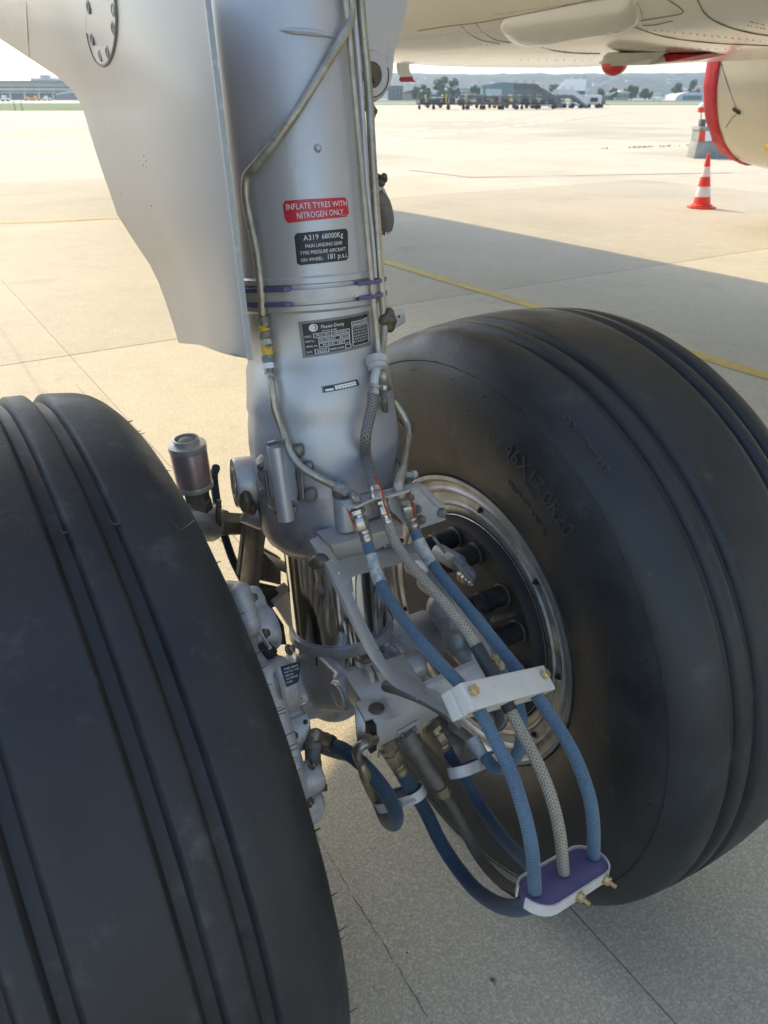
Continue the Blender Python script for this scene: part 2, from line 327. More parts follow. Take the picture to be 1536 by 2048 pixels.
    def build(s, name, m, parent=None, bevel=0, smooth_=40, remesh=0, seg=2, weld=False, it=9):
        me = bpy.data.meshes.new(name); org = WL(parent) if parent else V((0, 0, 0))
        me.from_pydata([p - org for p in s.v], [], s.f)
        ms = m if isinstance(m, (list, tuple)) else [m]
        for k in ms: me.materials.append(k)
        if len(ms) > 1: me.polygons.foreach_set('material_index', s.mi)
        if s.uv:
            ul = me.uv_layers.new(name='UVMap')
            for fi, c in s.uv.items():
                p = me.polygons[fi]
                for k, li in enumerate(p.loop_indices): ul.data[li].uv = c[k]
        bm = bmesh.new(); bm.from_mesh(me)
        if weld: bmesh.ops.remove_doubles(bm, verts=bm.verts, dist=1e-5)
        bmesh.ops.recalc_face_normals(bm, faces=bm.faces)
        if bevel:
            es = [e for e in bm.edges if len(e.link_faces) == 2 and e.calc_face_angle(0) > R(28)]
            bmesh.ops.bevel(bm, geom=es, offset=bevel, segments=seg, affect='EDGES', clamp_overlap=True, profile=.6)
        bm.to_mesh(me); bm.free()
        o = bpy.data.objects.new(name, me); COL.objects.link(o)
        if remesh:
            md = o.modifiers.new('r', 'REMESH'); md.mode = 'VOXEL'; md.voxel_size = remesh
            sm = o.modifiers.new('s', 'SMOOTH'); sm.factor = .5; sm.iterations = it
            bpy.context.view_layer.update()
            me2 = bpy.data.meshes.new_from_object(o.evaluated_get(bpy.context.evaluated_depsgraph_get()))
            o.modifiers.clear(); o.data = me2; me2.name = name
            me2.materials.clear()
            for k in ms: me2.materials.append(k)
            me = me2; smooth_ = 80
        if smooth_:
            me.polygons.foreach_set('use_smooth', [True] * len(me.polygons)); me.set_sharp_from_angle(angle=R(smooth_))
        if parent: o.parent = parent
        return o
_WL = {}
def WL(o):
    return _WL.get(o.name, V((0, 0, 0)))
def smooth(pts, sub=6):
    P = [V(p) for p in pts]
    if len(P) < 3 or sub < 2: return P
    Q = [P[0] * 2 - P[1]] + P + [P[-1] * 2 - P[-2]]; out = []
    for i in range(1, len(Q) - 2):
        a, b, c, d = Q[i - 1:i + 3]
        for k in range(sub):
            t = k / sub
            out.append(.5 * ((2 * b) + (c - a) * t + (2 * a - 5 * b + 4 * c - d) * t * t + (3 * b - a - 3 * c + d) * t ** 3))
    return out + [P[-1]]
def thing(name, label, cat, loc, group=None):
    o = bpy.data.objects.new(name, None); COL.objects.link(o); o.location = loc; _WL[o.name] = V(loc)
    o.empty_display_size = .1; o['label'] = label; o['category'] = cat
    if group: o['group'] = group
    return o
def sub(o, parent):                         # a part whose mesh was built in world coordinates, to parent sub-parts to
    _WL[o.name] = WL(parent); return o
def tag(o, label, cat, group=None):
    o['label'] = label; o['category'] = cat
    if group: o['group'] = group
    return o
def struct(o, kind='structure'): o['kind'] = kind; return o
def dup(root, loc, label, rotz=None, group=None):
    r = root.copy(); COL.objects.link(r); r.location = loc; r['label'] = label
    if rotz is not None: r.rotation_euler = (0, 0, rotz)
    for ch in list(root.children):
        c = ch.copy(); COL.objects.link(c); c.parent = r
        for g in list(ch.children):
            d = g.copy(); COL.objects.link(d); d.parent = c
    return r
_tc = {}
def text2d(s):
    if s in _tc: return _tc[s]
    cu = bpy.data.curves.new('t', 'FONT'); cu.body = s; cu.size = 1; cu.resolution_u = 2
    o = bpy.data.objects.new('t', cu); COL.objects.link(o); bpy.context.view_layer.update()
    me = bpy.data.meshes.new_from_object(o.evaluated_get(bpy.context.evaluated_depsgraph_get()))
    vs = [(v.co.x, v.co.y) for v in me.vertices]; fs = [tuple(p.vertices) for p in me.polygons]
    bpy.data.objects.remove(o); bpy.data.curves.remove(cu); bpy.data.meshes.remove(me)
    x0 = min(p[0] for p in vs); x1 = max(p[0] for p in vs)
    _tc[s] = ([((x - x0) / (x1 - x0), y / .72) for x, y in vs], fs); return _tc[s]
def textmap(mb, s, u0, u1, v0, v1, fn):     # fits s in u0..u1, cap height v0..v1
    vs, fs = text2d(s); mb.add([fn(u0 + (u1 - u0) * x, v0 + (v1 - v0) * y) for x, y in vs], fs)
def quadmap(mb, u0, v0, u1, v1, fn, n=1, k=6):
    vs = []; fs = []
    for i in range(k + 1):
        for j in range(n + 1): vs.append(fn(u0 + (u1 - u0) * i / k, v0 + (v1 - v0) * j / n))
    for i in range(k):
        for j in range(n): a = i * (n + 1) + j; fs.append((a, a + n + 1, a + n + 2, a + 1))
    mb.add(vs, fs)

# ================================================================== SETTING
# ground sheet, slabs
base = MB(); base.add([(-4000, -250, -.03), (4000, -250, -.03), (4000, 4000, -.03), (-4000, 4000, -.03)], [(0, 1, 2, 3)])
ground = struct(base.build('ground', M['concrete'], smooth_=0))
jb = MB()
SL, SF, L0, F0 = 6.3, 6.3, .36, 4.2
sm = MB()
sm.box((0, 0, -.0145), A * (SL / 2 - .001), F * (SF / 2 - .005), Z * .0145)
proto = None
for i in range(-9, 18):
    for j in range(-2, 12):
        cen = AC(L0 + (i + .5) * SL, F0 + (j + .5) * SF, 0)
        if cen.y > 0 and abs(cen.x) > .62 * cen.y + 9: continue
        if cen.y < -8 or cen.y > 62: continue
        if proto is None:
            proto = sm.build('concrete_slab', M['concrete'], None, bevel=.0015, seg=1, smooth_=0); o = proto
        else: o = proto.copy(); COL.objects.link(o)
        o.location = cen; o.parent = ground
def strip(name, pts, wd, m, z=.004, kind='structure'):
    mb = MB(); P = [V((p[0], p[1], 0)) for p in pts]
    for i in range(len(P) - 1):
        d = (P[i + 1] - P[i]).normalized(); n = V((-d.y, d.x, 0)) * wd / 2
        mb.add([P[i] - n + Z * z, P[i + 1] - n + Z * z, P[i + 1] + n + Z * z, P[i] + n + Z * z], [(0, 1, 2, 3)])
    return struct(mb.build(name, m, smooth_=0), kind)
# fine cracks in the slab next to the wheels
def crack(l0, f0, l1, f1, n, wd):
    mb = MB(); pts = []
    for i in range(n + 1):
        t = i / n; pts.append(AC(l0 + (l1 - l0) * t + random.uniform(-.0022, .0022), f0 + (f1 - f0) * t, .0012))
    for i in range(n):
        if random.random() < .06: continue
        a, b = pts[i], pts[i + 1]; d = (b - a).normalized(); nn = V((-d.y, d.x, 0)) * wd * random.uniform(.25, .9)
        mb.add([a - nn, b - nn * .7, b + nn * .7, a + nn], [(0, 1, 2, 3)])
    struct(mb.build('crack', M['joint'], smooth_=0))
crack(.012, .75, -.03, -1.2, 190, .0016)
crack(.26, 3.6, .31, 1.2, 110, .0026)
crack(.12, 3.5, .15, 1.6, 130, .0016)
strip('centreline_marking', [AC(3.80, 12.5, 0), AC(3.80, -6, 0)], .125, M['line_yellow'])
strip('stand_marking', [G(-40, 449), G(420, 428)], .10, M['line_yellow'])
strip('road_marking', [G(-60, 322), G(420, 310)], .16, M['line_white'])
strip('road_marking', [G(100, 303), G(420, 296)], .12, M['line_white'])
strip('road_marking', [G(-60, 297), G(420, 284)], .14, M['line_white'])
strip('road_marking', [G(740, 336), G(920, 355), G(1540, 349)], .12, M['line_white'])
strip('stand_limit_marking', [G(820, 341), G(940, 355), G(1465, 346)], .10, M['line_red'], .008)
def dashed(x0, y0, x1, y1, n, duty, wd, z=.004):
    mb = MB(); a, b = G(x0, y0), G(x1, y1); d = (b - a); nn = V((-d.y, d.x, 0)).normalized() * wd / 2
    for i in range(n):
        p = a + d * (i / n); q = a + d * ((i + duty) / n)
        mb.add([p - nn + Z * z, q - nn + Z * z, q + nn + Z * z, p + nn + Z * z], [(0, 1, 2, 3)])
    struct(mb.build('dashed_road_marking', M['line_white'], smooth_=0))
dashed(700, 291, 1300, 220, 30, .62, .30)
dashed(700, 273, 1150, 222, 9, .4, .26)
dashed(700, 262, 1180, 217, 22, .55, .26, -.02)

# far strips
def band(name, y0, y1, x0, x1, m, z):
    a, b, c, d = G(x0, y1), G(x1, y1), G(x1, y0), G(x0, y0)
    mb = MB(); mb.add([(p.x, p.y, z) for p in (a, b, c, d)], [(0, 1, 2, 3)]); return struct(mb.build(name, m, smooth_=0))
M['taxi'] = mat('taxiway_asphalt', (.34, .32, .28), .85, col2=(.28, .265, .235), ns=.05)
band('grass', 206.0, 221, -700, 500, M['grass'], -.022)
band('taxiway', 203.2, 206.0, -700, 500, M['term'], -.022)
band('grass', 202.0, 209.5, 500, 2600, M['grass'], -.022)
band('taxiway', 204.6, 207.3, 500, 2600, M['taxi'], -.018)
band('grass', 199.0, 201.6, 500, 2600, M['grass'], -.022)

# hills
hb = MB(); nx, ny = 220, 26
from mathutils import noise as mnoise
for j in range(ny):
    for i in range(nx):
        t = i / (nx - 1); x = -1500 + 4800 * t; y = 1500 + 1700 * j / (ny - 1)
        e = math.sin(min(1, j / (ny * .62)) * math.pi / 2) ** 1.3
        hh = 66 + 9 * mnoise.noise(V((x * .0022, .3, 1))) + 5 * mnoise.noise(V((x * .009, y * .004, 2))) + 3.4 * mnoise.noise(V((x * .06, y * .03, 7)))
        if x < -200: hh *= max(.0, 1 + (x + 200) / 900)
        hb.v.append(V((x, y, -1 + e * hh + 2.2 * mnoise.noise(V((x * .05, y * .05, 4))))))
for j in range(ny - 1):
    for i in range(nx - 1): hb.f.append((j * nx + i, j * nx + i + 1, (j + 1) * nx + i + 1, (j + 1) * nx + i)); hb.mi.append(0)
hills = struct(hb.build('hills', M['hill']))
from mathutils.bvhtree import BVHTree
_bt = BVHTree.FromPolygons(hb.v, hb.f)

def tree(px, ytop, ybase, dist, wpx, label, group, seed):
    rnd = random.Random(seed); p = FAR(px, 196, dist); k = dist / FPX / 1.138 * 1.06
    hgt = (ybase - ytop) * k; wd = wpx * k; loc = V((p.x, p.y, 0))
    t = thing('tree', label, 'tree', loc, group)
    tb = MB(); tb.tube([loc, loc + V((.1, 0, hgt * .3)), loc + V((.2, 0, hgt * .7))], [.25, .18, .06], 7, 3)
    for q in range(4):
        a = rnd.uniform(0, 6.28); tb.tube([loc + V((.1, 0, hgt * .3)), loc + V((math.cos(a) * wd * .3, math.sin(a) * wd * .3, hgt * rnd.uniform(.5, .75)))], [.11, .03], 5, 1)
    tb.build('trunk', M['trunk'], t)
    cb = MB()
    for q in range(int(9 + wd)):
        cc = loc + V((rnd.uniform(-.42, .42) * wd, rnd.uniform(-.3, .3) * wd, hgt * rnd.uniform(.22, .92)))
        f = 1 - abs(cc.z / hgt - .5) * .9; cc.x = loc.x + (cc.x - loc.x) * f
        rr = hgt * rnd.uniform(.10, .2)
        for _ in range(46):
            d = V((rnd.gauss(0, 1), rnd.gauss(0, 1), rnd.gauss(0, .8))).normalized() * rr * rnd.uniform(.6, 1.05)
            n = (d.normalized() + V((rnd.uniform(-.6, .6), rnd.uniform(-.6, .6), rnd.uniform(-.2, .8)))).normalized()
            u = n.orthogonal().normalized() * rnd.uniform(.5, .95); w_ = n.cross(u)
            q0 = cc + d; cb.add([q0 - u, q0 - w_ * .8, q0 + u, q0 + w_ * .8], [(0, 1, 2, 3)])
    cb.build('crown', M['leaf'], t, smooth_=0)
for i, (px, yt, yb, di, wp, lb) in enumerate([
    (882, 162, 200, 560, 30, 'broad green tree behind the cart row, tallest of the clump left of the teal hangar'),
    (907, 165, 200, 575, 22, 'round green tree just right of the tallest tree left of the teal hangar'),
    (848, 175, 200, 560, 26, 'low bushy tree left of the tallest tree near the strut'),
    (832, 178, 200, 570, 16, 'small dark tree nearest the strut, left end of the tree clump'),
    (946, 176, 200, 640, 24, 'small tree touching the left end of the teal hangar'),
    (1107, 174, 200, 640, 30, 'dark tree showing between the two passenger stairs'),
    (1201, 180, 200, 600, 13, 'narrow dark tree just right of the light passenger stairs'),
    (1226, 180, 200, 600, 15, 'narrow dark tree left of the small tan building'),
    (1262, 176, 200, 660, 30, 'wide tree rising behind the small tan building'),
    (1290, 179, 200, 640, 26, 'wide pale tree right of the small tan building'),
    (1352, 172, 200, 620, 22, 'green tree above the left end of the arched hangar'),
    (1384, 167, 200, 640, 24, 'tall dark tree behind the arched hangar by the red engine cover')]):
    tree(px, yt, yb, di, wp, lb, 'trees beyond the apron', i)

def bx_far(mb, x0, x1, y0, y1, dist, dep):
    a, b = FAR(x0, y1, dist), FAR(x1, y0, dist); mb.abox(a.x, b.x, dist, dist + dep, max(a.z, -.02), b.z)
    return mb
# terminal on the left
dist = 700; tl = thing('terminal_building', 'long pale grey terminal with dark window bands behind the gear door', 'building', FAR(60, 199.5, dist))
def kz(y): return FAR(0, y, dist).z
mb = MB(); bx_far(mb, -260, 420, 171, 186, dist + 3, 40); mb.build('facade', M['term'], tl, smooth_=0)
mb = MB(); bx_far(mb, -262, 422, 161, 166.2, dist - 2, 46); mb.build('roof', M['hangar_roof'], tl, smooth_=0)
mb = MB(); bx_far(mb, -260, 420, 166.4, 170.8, dist + 3.5, 40); mb.build('facade', M['term'], tl, smooth_=0)
mb = MB(); bx_far(mb, -260, 420, 186.2, 200.0, dist + 6, 30); mb.build('ground_floor_glazing', M['glassdark'], tl, smooth_=0)
for k in range(-9, 15):
    x0 = k * 28.5 - 6
    for (y0, y1) in ((173, 176.2), (181, 184)):
        mb = MB(); bx_far(mb, x0, x0 + 26.5, y0, y1, dist + 2.6, .5); mb.build('window', M['glassdark'], tl, smooth_=0)
    mb = MB(); a = FAR(x0 + 27.5, 200, dist + 2).x; b2 = FAR(x0 + 25.5, 186.5, dist + 2).x
    mb.prism([(a - .5, dist + 2, -.02), (a + .7, dist + 2, -.02), (b2 + .7, dist + 2, kz(186.3)), (b2 - .5, dist + 2, kz(186.3))], (0, .8, 0)); mb.build('pillar', M['term'], tl, smooth_=0)
mb = MB(); bx_far(mb, 62, 112, 156, 160.8, dist + 10, 12); bx_far(mb, 80, 93, 149.5, 155.8, dist + 11, 8); bx_far(mb, 78, 95, 152, 153.5, dist + 10.5, 9); mb.build('roof_cabin', M['term'], tl, smooth_=0)
mb = MB(); bx_far(mb, 113, 165, 183, 200, dist - 30, 20); mb.build('annex', M['hangar_roof'], tl, smooth_=0)
mb = MB(); p0, p1 = FAR(112, 188, dist - 31), FAR(140, 182, dist - 31); p2 = FAR(166, 185, dist - 31)
mb.prism([p0, p1, p2, p2 - Z * .7, p1 - Z * .9, p0 - Z * .7], (0, 24, 0)); mb.build('annex_roof', M['term'], tl, smooth_=0)
lm = thing('light_mast', 'thin floodlight mast rising above the terminal roof', 'light mast', V((FAR(71, 196, dist - 40).x, dist - 40, 0)))
mb = MB(); pz = FAR(71, 147, dist - 40).z; xx = WL(lm).x; mb.cyl((xx, dist - 40, 0), (xx, dist - 40, pz), .18, 6); mb.build('mast', M['stairdark'], lm)
mb = MB(); mb.abox(xx - 1.4, xx + 1.4, dist - 40.3, dist - 39.7, pz, pz + .5); mb.build('lamp_head', M['stairdark'], lm)
for k, (x, y, lb) in enumerate([(12, 203, 'small white service vehicle parked left below the terminal'), (58, 201.5, 'orange and white service vehicle left of the ramp equipment below the terminal'), (74, 201.5, 'orange tug in the middle below the terminal'), (95, 201.5, 'pale service vehicle right of the orange tug below the terminal')]):
    p = G(x, y); p.z = 0
    t = thing('service_vehicle', lb, 'vehicle', p, 'vehicles below the terminal'); s_ = p.y / 500
    mb = MB(); mb.abox(p.x - 2.4 * s_, p.x + 2.2 * s_, p.y - 1, p.y + 1, .5, 1.5); mb.abox(p.x - 1.4 * s_, p.x + .2, p.y - .9, p.y + .9, 1.5, 2.6 if k != 1 else 2.2); mb.build('body', M['cone_white'] if k in (0, 3) else M['orange'], t, bevel=.1)
    for dx in (-1.5, 1.4):
        mb = MB(); mb.cyl((p.x + dx * s_, p.y - 1.1, .45), (p.x + dx * s_, p.y + 1.1, .45), .45, 10); mb.build('wheel', M['black'], t)
for x, lb in ((31, 'small white taxiway sign post on the grass, left one'), (45, 'small white taxiway sign post on the grass, right one')):
    p = G(x, 222); mb = MB(); p.z = -.02
    t = thing('marker_post', lb, 'marker post', p)
    mb.cyl(p, p + Z * .9, .05, 6); mb.build('post', M['cart_dark'], t); mb = MB(); mb.abox(p.x - .12, p.x + .12, p.y - .05, p.y + .05, .9, 1.15); mb.build('head', M['white'], t)

# hangars and small buildings
def small_building(name, x0, x1, yt, dist, wall, roof, label, cat='building', pitch=2, winrow=0, dep=14):
    p = FAR((x0 + x1) / 2, 196, dist); t = thing(name, label, cat, V((p.x, dist, 0)))
    a, b = FAR(x0, yt, dist), FAR(x1, yt, dist); h_ = a.z
    mb = MB(); mb.abox(a.x, b.x, dist, dist + dep, -.02, h_ - .3); mb.build('wall', wall, t, smooth_=0)
    mb = MB(); e = .4
    mb.prism([(a.x - e, dist - e, h_ - .3), (b.x + e, dist - e, h_ - .3), (b.x + e, dist - e, h_), ((a.x + b.x) / 2, dist - e, h_ + pitch), (a.x - e, dist - e, h_)], (0, dep + 2 * e, 0)); mb.build('roof', roof, t, smooth_=0)
    for k in range(winrow):
        u0 = a.x + (b.x - a.x) * (k + .2) / winrow; u1 = a.x + (b.x - a.x) * (k + .8) / winrow
        mb = MB(); mb.abox(u0, u1, dist - .06, dist + .05, h_ * .35, h_ * .75); mb.build('window', M['glassdark'], t, smooth_=0)
    return t
hg = thing('hangar', 'teal clad hangar with dark low pitched roof behind the passenger stairs', 'hangar', V((FAR(1003, 196, 620).x, 620, 0)))
pa, pb, pc = FAR(966, 172, 620), FAR(1005, 166, 620), FAR(1075, 170, 620)
mb = MB(); mb.prism([(pa.x, 620, -.02), (pc.x, 620, -.02), pc - Z * .5, pb - Z * .5, pa - Z * .5], (0, 30, 0)); mb.build('wall', M['hangar'], hg, smooth_=0)
mb = MB(); mb.prism([pa - V((.8, .6, 0.3)), pb - V((0, .6, .3)), pc - V((-.8, .6, .3)), pc + V((.8, -.6, .5)), pb + V((0, -.6, .5)), pa + V((-.8, -.6, .5))], (0, 31, 0)); mb.build('roof', M['hangar_roof'], hg, smooth_=0)
mb = MB(); a, b = FAR(972, 178, 620), FAR(1002, 200, 620); mb.abox(a.x, b.x, 619.7, 620.1, 0, a.z); mb.build('door', M['term'], hg, smooth_=0)
for k in range(9):
    xx = FAR(1006 + k * 7.5, 180, 620).x; mb = MB(); mb.abox(xx, xx + .35, 619.8, 620.1, 0, pc.z - .8); mb.build('cladding_rib', M['hangar'], hg, smooth_=0)
small_building('storage_building', 776, 806, 172, 600, M['hangar_roof'], M['hangar_roof'], 'dark flat building beside the strut, left of the trees', pitch=.3, winrow=4)
small_building('low_shed', 806, 830, 186, 590, M['tan'], M['roof'], 'low shed with reddish roof left of the tree clump', pitch=1.6)
small_building('low_hall', 842, 898, 188, 600, M['hangar'], M['term'], 'long low hall with pale roof in front of the tree clump', pitch=.8, winrow=5)
small_building('office_block', 918, 945, 178, 660, M['term'], M['hangar_roof'], 'small grey office block between the tree clump and the teal hangar', pitch=.3, winrow=4)
small_building('low_hall', 920, 965, 189, 590, M['hangar_roof'], M['tan'], 'low dark hall left of the white parked aircraft', pitch=.8)
small_building('tan_building', 1231, 1259, 185, 620, M['tan'], M['cone_white'], 'small tan building with pale roof between two trees', pitch=1.2, winrow=5)
small_building('low_shed', 1203, 1230, 190, 625, M['hangar'], M['term'], 'low shed with pale roof left of the small tan building', pitch=.6)
mb = MB(); a, b = FAR(1351, 198, 600), FAR(1420, 198, 600); n = 12; pts = []
top = FAR(1380, 184, 600).z
for k in range(n + 1):
    t_ = math.pi * k / n; pts.append(((a.x + b.x) / 2 - (b.x - a.x) / 2 * math.cos(t_), 600, top * math.sin(t_) ** .7 - .02))
ah = thing('arched_hangar', 'grey arched hangar left of the red engine cover', 'hangar', V(((a.x + b.x) / 2, 600, 0)))
mb.prism(pts, (0, 25, 0)); mb.build('shell', M['term'], ah, smooth_=30)
mb = MB(); mb.abox(a.x + 5, b.x - 6, 599.8, 600.1, 0, top * .6); mb.build('door', M['hangar'], ah, smooth_=0)
def far_plane(x, w_, dist, label):
    p = FAR(x, 196, dist); t = thing('small_aircraft', label, 'aircraft', V((p.x, dist, 0)), 'parked small aircraft'); k = w_ * dist / 1731
    mb = MB(); mb.lathe((p.x - k / 2, dist, 1.5), (1, 0, 0), [(0, .05), (k * .1, .5), (k * .35, .75), (k * .6, .6), (k, .15)], 12); mb.build('fuselage', M['white'], t)
    mb = MB(); mb.prism([(p.x - k * .15, dist - k * .55, 1.1), (p.x + k * .05, dist - k * .55, 1.1), (p.x + k * .12, dist + k * .55, 1.1), (p.x - k * .15, dist + k * .55, 1.1)], (0, 0, .15)); mb.build('wing', M['white'], t)
    mb = MB(); mb.prism([(p.x + k * .36, dist, 1.7), (p.x + k * .5, dist, 1.7), (p.x + k * .54, dist, 3.4), (p.x + k * .46, dist, 3.4)], (0, .12, 0)); mb.build('tail_fin', M['white'], t)
    for dx in (-.3, .08):
        mb = MB(); mb.cyl((p.x + k * dx, dist - .6, 0.35), (p.x + k * dx, dist - .4, .35), .35, 8); mb.cyl((p.x + k * dx, dist - .5, .35), (p.x + k * dx, dist - .5, 1.2), .06, 5); mb.build('landing_wheel', M['black'], t)
far_plane(985, 40, 520, 'small white aircraft parked in front of the teal hangar')
far_plane(872, 24, 520, 'small white aircraft parked in front of the long low hall')
far_plane(1316, 30, 540, 'small white aircraft parked left of the arched hangar')
# houses on the hillside
hr = random.Random(5)
hp = None
for k in range(46):
    x = hr.uniform(775, 1405); y = hr.uniform(158, 192)
    d = ray(x, y); hit = _bt.ray_cast(CAM, d)
    if hit[0] is None: continue
    q = hit[0]
    if hp is None:
        mb = MB(); mb.abox(-6, 6, -4, 4, -3, 6); o = hp = thing('house', '', 'house', (0, 0, 0), 'pale houses scattered over the hillside')
        mb.build('wall', M['house'], hp, smooth_=0)
        mb = MB(); mb.prism([(-6.5, -4.5, 6), (-6.5, 4.5, 6), (-6.5, 0, 9.5)], (13, 0, 0)); mb.build('roof', M['roof'], hp, smooth_=0)
        hp.location = q
    else:
        o = dup(hp, q, '')
    o['label'] = 'tiny pale house with pitched roof on the hazy wooded hillside'
    o.rotation_euler = (0, 0, hr.uniform(-.6, .6)); s_ = hr.uniform(.7, 1.25); o.scale = (s_ * hr.uniform(.8, 1.8), s_, s_)

# ------------------------------------------------------------------ baggage carts
def cart(kind):
    t = thing('baggage_cart', '', 'baggage cart', (0, 0, 0), 'baggage carts in a row on the apron')
    l, h_ = 2.9, 1.15
    mb = MB(); mb.abox(-l / 2, l / 2, -.75, .75, .42, .56); mb.build('deck', M['cart_dark'], t, smooth_=0)
    for sx in (-1, 1):
        mb = MB(); mb.abox(sx * l / 2 - .05, sx * l / 2 + .05, -.75, .75, .56, h_ + .15); mb.build('end_panel', M['cart_yellow'] if kind == 1 else M['cart'], t, smooth_=0)
        for sy in (-1, 1):
            mb = MB(); mb.cyl((sx * 1.05, sy * .55, .2), (sx * 1.05, sy * .7, .2), .2, 10); mb.cyl((sx * 1.05, sy * .6, .2), (sx * 1.05, sy * .6, .45), .05, 5); mb.build('wheel', M['black'], t)
    for sy in (-1, 1):
        mb = MB()
        if kind == 2:
            for k in range(9):
                x = -l / 2 + l * k / 8; zz = .62 + .30 * (abs(k - 4) / 4) ** 2
                if k: mb.box(((x + px) / 2, sy * .74, (zz + pz) / 2 - .02), ((x - px) / 2, 0, (zz - pz) / 2), (0, .02, 0), (0, 0, .03))
                px, pz = x, zz
            mb.abox(-l / 2, l / 2, sy * .74 - .02, sy * .74 + .02, .98, 1.16); mb.abox(-l / 2, l / 2, sy * .74 - .02, sy * .74 + .02, .5, .68)
        else:
            for k in range(4): mb.abox(-l / 2, l / 2, sy * .74 - .02, sy * .74 + .02, .60 + k * .16, .68 + k * .16)
        mb.build('side_rail', M['cart'], t, smooth_=0)
    mb = MB(); mb.cyl((l / 2, 0, .4), (l / 2 + .9, 0, .35), .05, 6); mb.cyl((l / 2, 0, .4), (l / 2 + .1, 0, .8), .03, 5); mb.build('drawbar', M['cart_yellow'], t)
    if kind != 2:
        mb = MB(); mb.abox(-1.0, -.2, -.5, .5, .56, 1.0); mb.abox(.2, 1.1, -.45, .4, .56, .86); mb.build('folded_rack', M['cart_dark'], t, smooth_=0)
    return t
kinds = [cart(0), cart(1), cart(2)]
used = [False] * 3
cl = ['dark cart with cluttered deck at the left end of the cart row', 'dark cart second from the left in the cart row', 'cart with yellowish end panels, third from the left in the row',
      'cart with a dipped side rail, fourth from the left in the row', 'cart with a dipped side rail, fifth from the left in the row', 'lighter cart with dipped side rail at the middle of the row',
      'cart with slatted sides just left of the passenger stairs', 'cart half hidden behind the sloping dark stairs', 'cart at the right end of the row beyond the light stairs', 'rear cart showing between the first two dark carts at the left end', 'rear cart behind the fourth and fifth carts of the row', 'rear yellowish cart just left of the slatted cart by the stairs', 'rear yellowish cart in the middle, behind the carts with dipped rails']
for i, (x, y, k) in enumerate([(853, 219, 0), (881, 219, 0), (912, 219.3, 1), (949, 219, 2), (983, 219, 2), (1018, 219.3, 2), (1058, 219, 0), (1092, 218, 0), (1190, 215.5, 0), (868, 216, 1), (966, 216.5, 0), (1040, 216.5, 1), (1001, 216, 1)]):
    p = G(x, y); p.z = -.02 if p.y > 60 else 0; s_ = 1.0
    if not used[k]: o = kinds[k]; used[k] = True
    else: o = dup(kinds[k], p, '')
    o.location = p; o['label'] = cl[i]; o.rotation_euler = (0, 0, random.uniform(-.12, .12) + (math.pi if i % 2 else 0)); o.scale = (1.0, 1, 1.5)
# ------------------------------------------------------------------ passenger stairs
def stairs(xb, xt, ytop, ybase, dist, wmat, flip, label, rail, name='passenger_stairs'):
    a, b = FAR(xb, ybase, dist), FAR(xt, ytop, dist); p = V((a.x, dist, 0)); t = thing(name, label, 'aircraft stairs', p)
    zt = b.z; sgn = 1 if b.x > a.x else -1; plat = 3.0
    for y0 in (dist - .95, dist + .85):
        mb = MB(); mb.prism([(a.x, y0, .35), (b.x, y0, zt), (b.x + sgn * plat, y0, zt), (b.x + sgn * plat, y0, zt - .5), (b.x, y0, zt - .5), (a.x, y0, .0)], (0, .1, 0)); mb.build('stringer', M['stairdark'], t, smooth_=0)
        mb = MB(); mb.prism([(a.x, y0 + .01, .4), (b.x, y0 + .01, zt + .05), (b.x + sgn * plat, y0 + .01, zt + .05), (b.x + sgn * plat, y0 + .01, zt + rail), (b.x, y0 + .01, zt + rail), (a.x, y0 + .01, .4 + rail * .85)], (0, .06, 0)); mb.build('side_panel', wmat, t, smooth_=0)
    n = 14
    for k in range(n):
        u = (k + .5) / n; x = a.x + (b.x - a.x) * u; z = .25 + (zt - .25) * u
        mb = MB(); mb.abox(x - .16, x + .16, dist - .85, dist + .85, z - .03, z + .03); mb.build('step', M['stairdark'], t, smooth_=0)
    mb = MB(); mb.abox(b.x, b.x + sgn * plat, dist - .9, dist + .9, zt - .12, zt - .02); mb.build('platform', M['stairdark'], t, smooth_=0)
    mb = MB()
    for sx in (.1, 1.5, 2.9):
        for yy in (dist - .9, dist + .9): mb.cyl((b.x + sgn * sx, yy, zt), (b.x + sgn * sx, yy, zt + rail + .5), .04, 5)
    mb.build('rail_posts', M['stairdark'], t)
    for sx in (.2, 2.0):
        for yy in (dist - .8, dist + .8):
            mb = MB(); mb.cyl((b.x + sgn * sx - sgn * .9, yy, .35), (b.x + sgn * sx * .7, yy, zt - .3), .07, 6); mb.build('support_leg', M['stairdark'], t)
    mb = MB(); x0, x1 = sorted((a.x + sgn * .2, b.x + sgn * .6)); mb.abox(x0, x1, dist - .8, dist + .8, .32, .6); mb.build('chassis', M['stairgrey'], t, smooth_=0)
    for x in (x0 + .7, x1 - .7):
        for yy in (dist - .9, dist + .75):
            mb = MB(); mb.cyl((x, yy, .35), (x, yy + .18, .35), .36, 12); mb.build('wheel', M['black'], t)
    return t
stairs(1120, 1067, 181, 216, 140, M['cart'], 1, 'dark passenger stairs with open railings climbing to the left', .95)
stairs(1098, 1132, 182, 215, 146, M['white'], 1, 'light passenger stairs with white closed sides climbing to the right', 1.7)
stairs(1172, 1144, 190, 217, 142, M['stairgrey'], 1, 'low yellowish service steps right of the light passenger stairs', .8, 'service_steps')
gp = thing('ground_power_unit', 'white rounded ground power unit at the right end of the cart row', 'ground equipment', G(1184, 216))
p = WL(gp); mb = MB(); mb.abox(p.x - 1.5, p.x + 1.3, p.y - .8, p.y + .8, .5, 1.9); mb.build('housing', M['stairgrey'], gp, bevel=.25, seg=3)
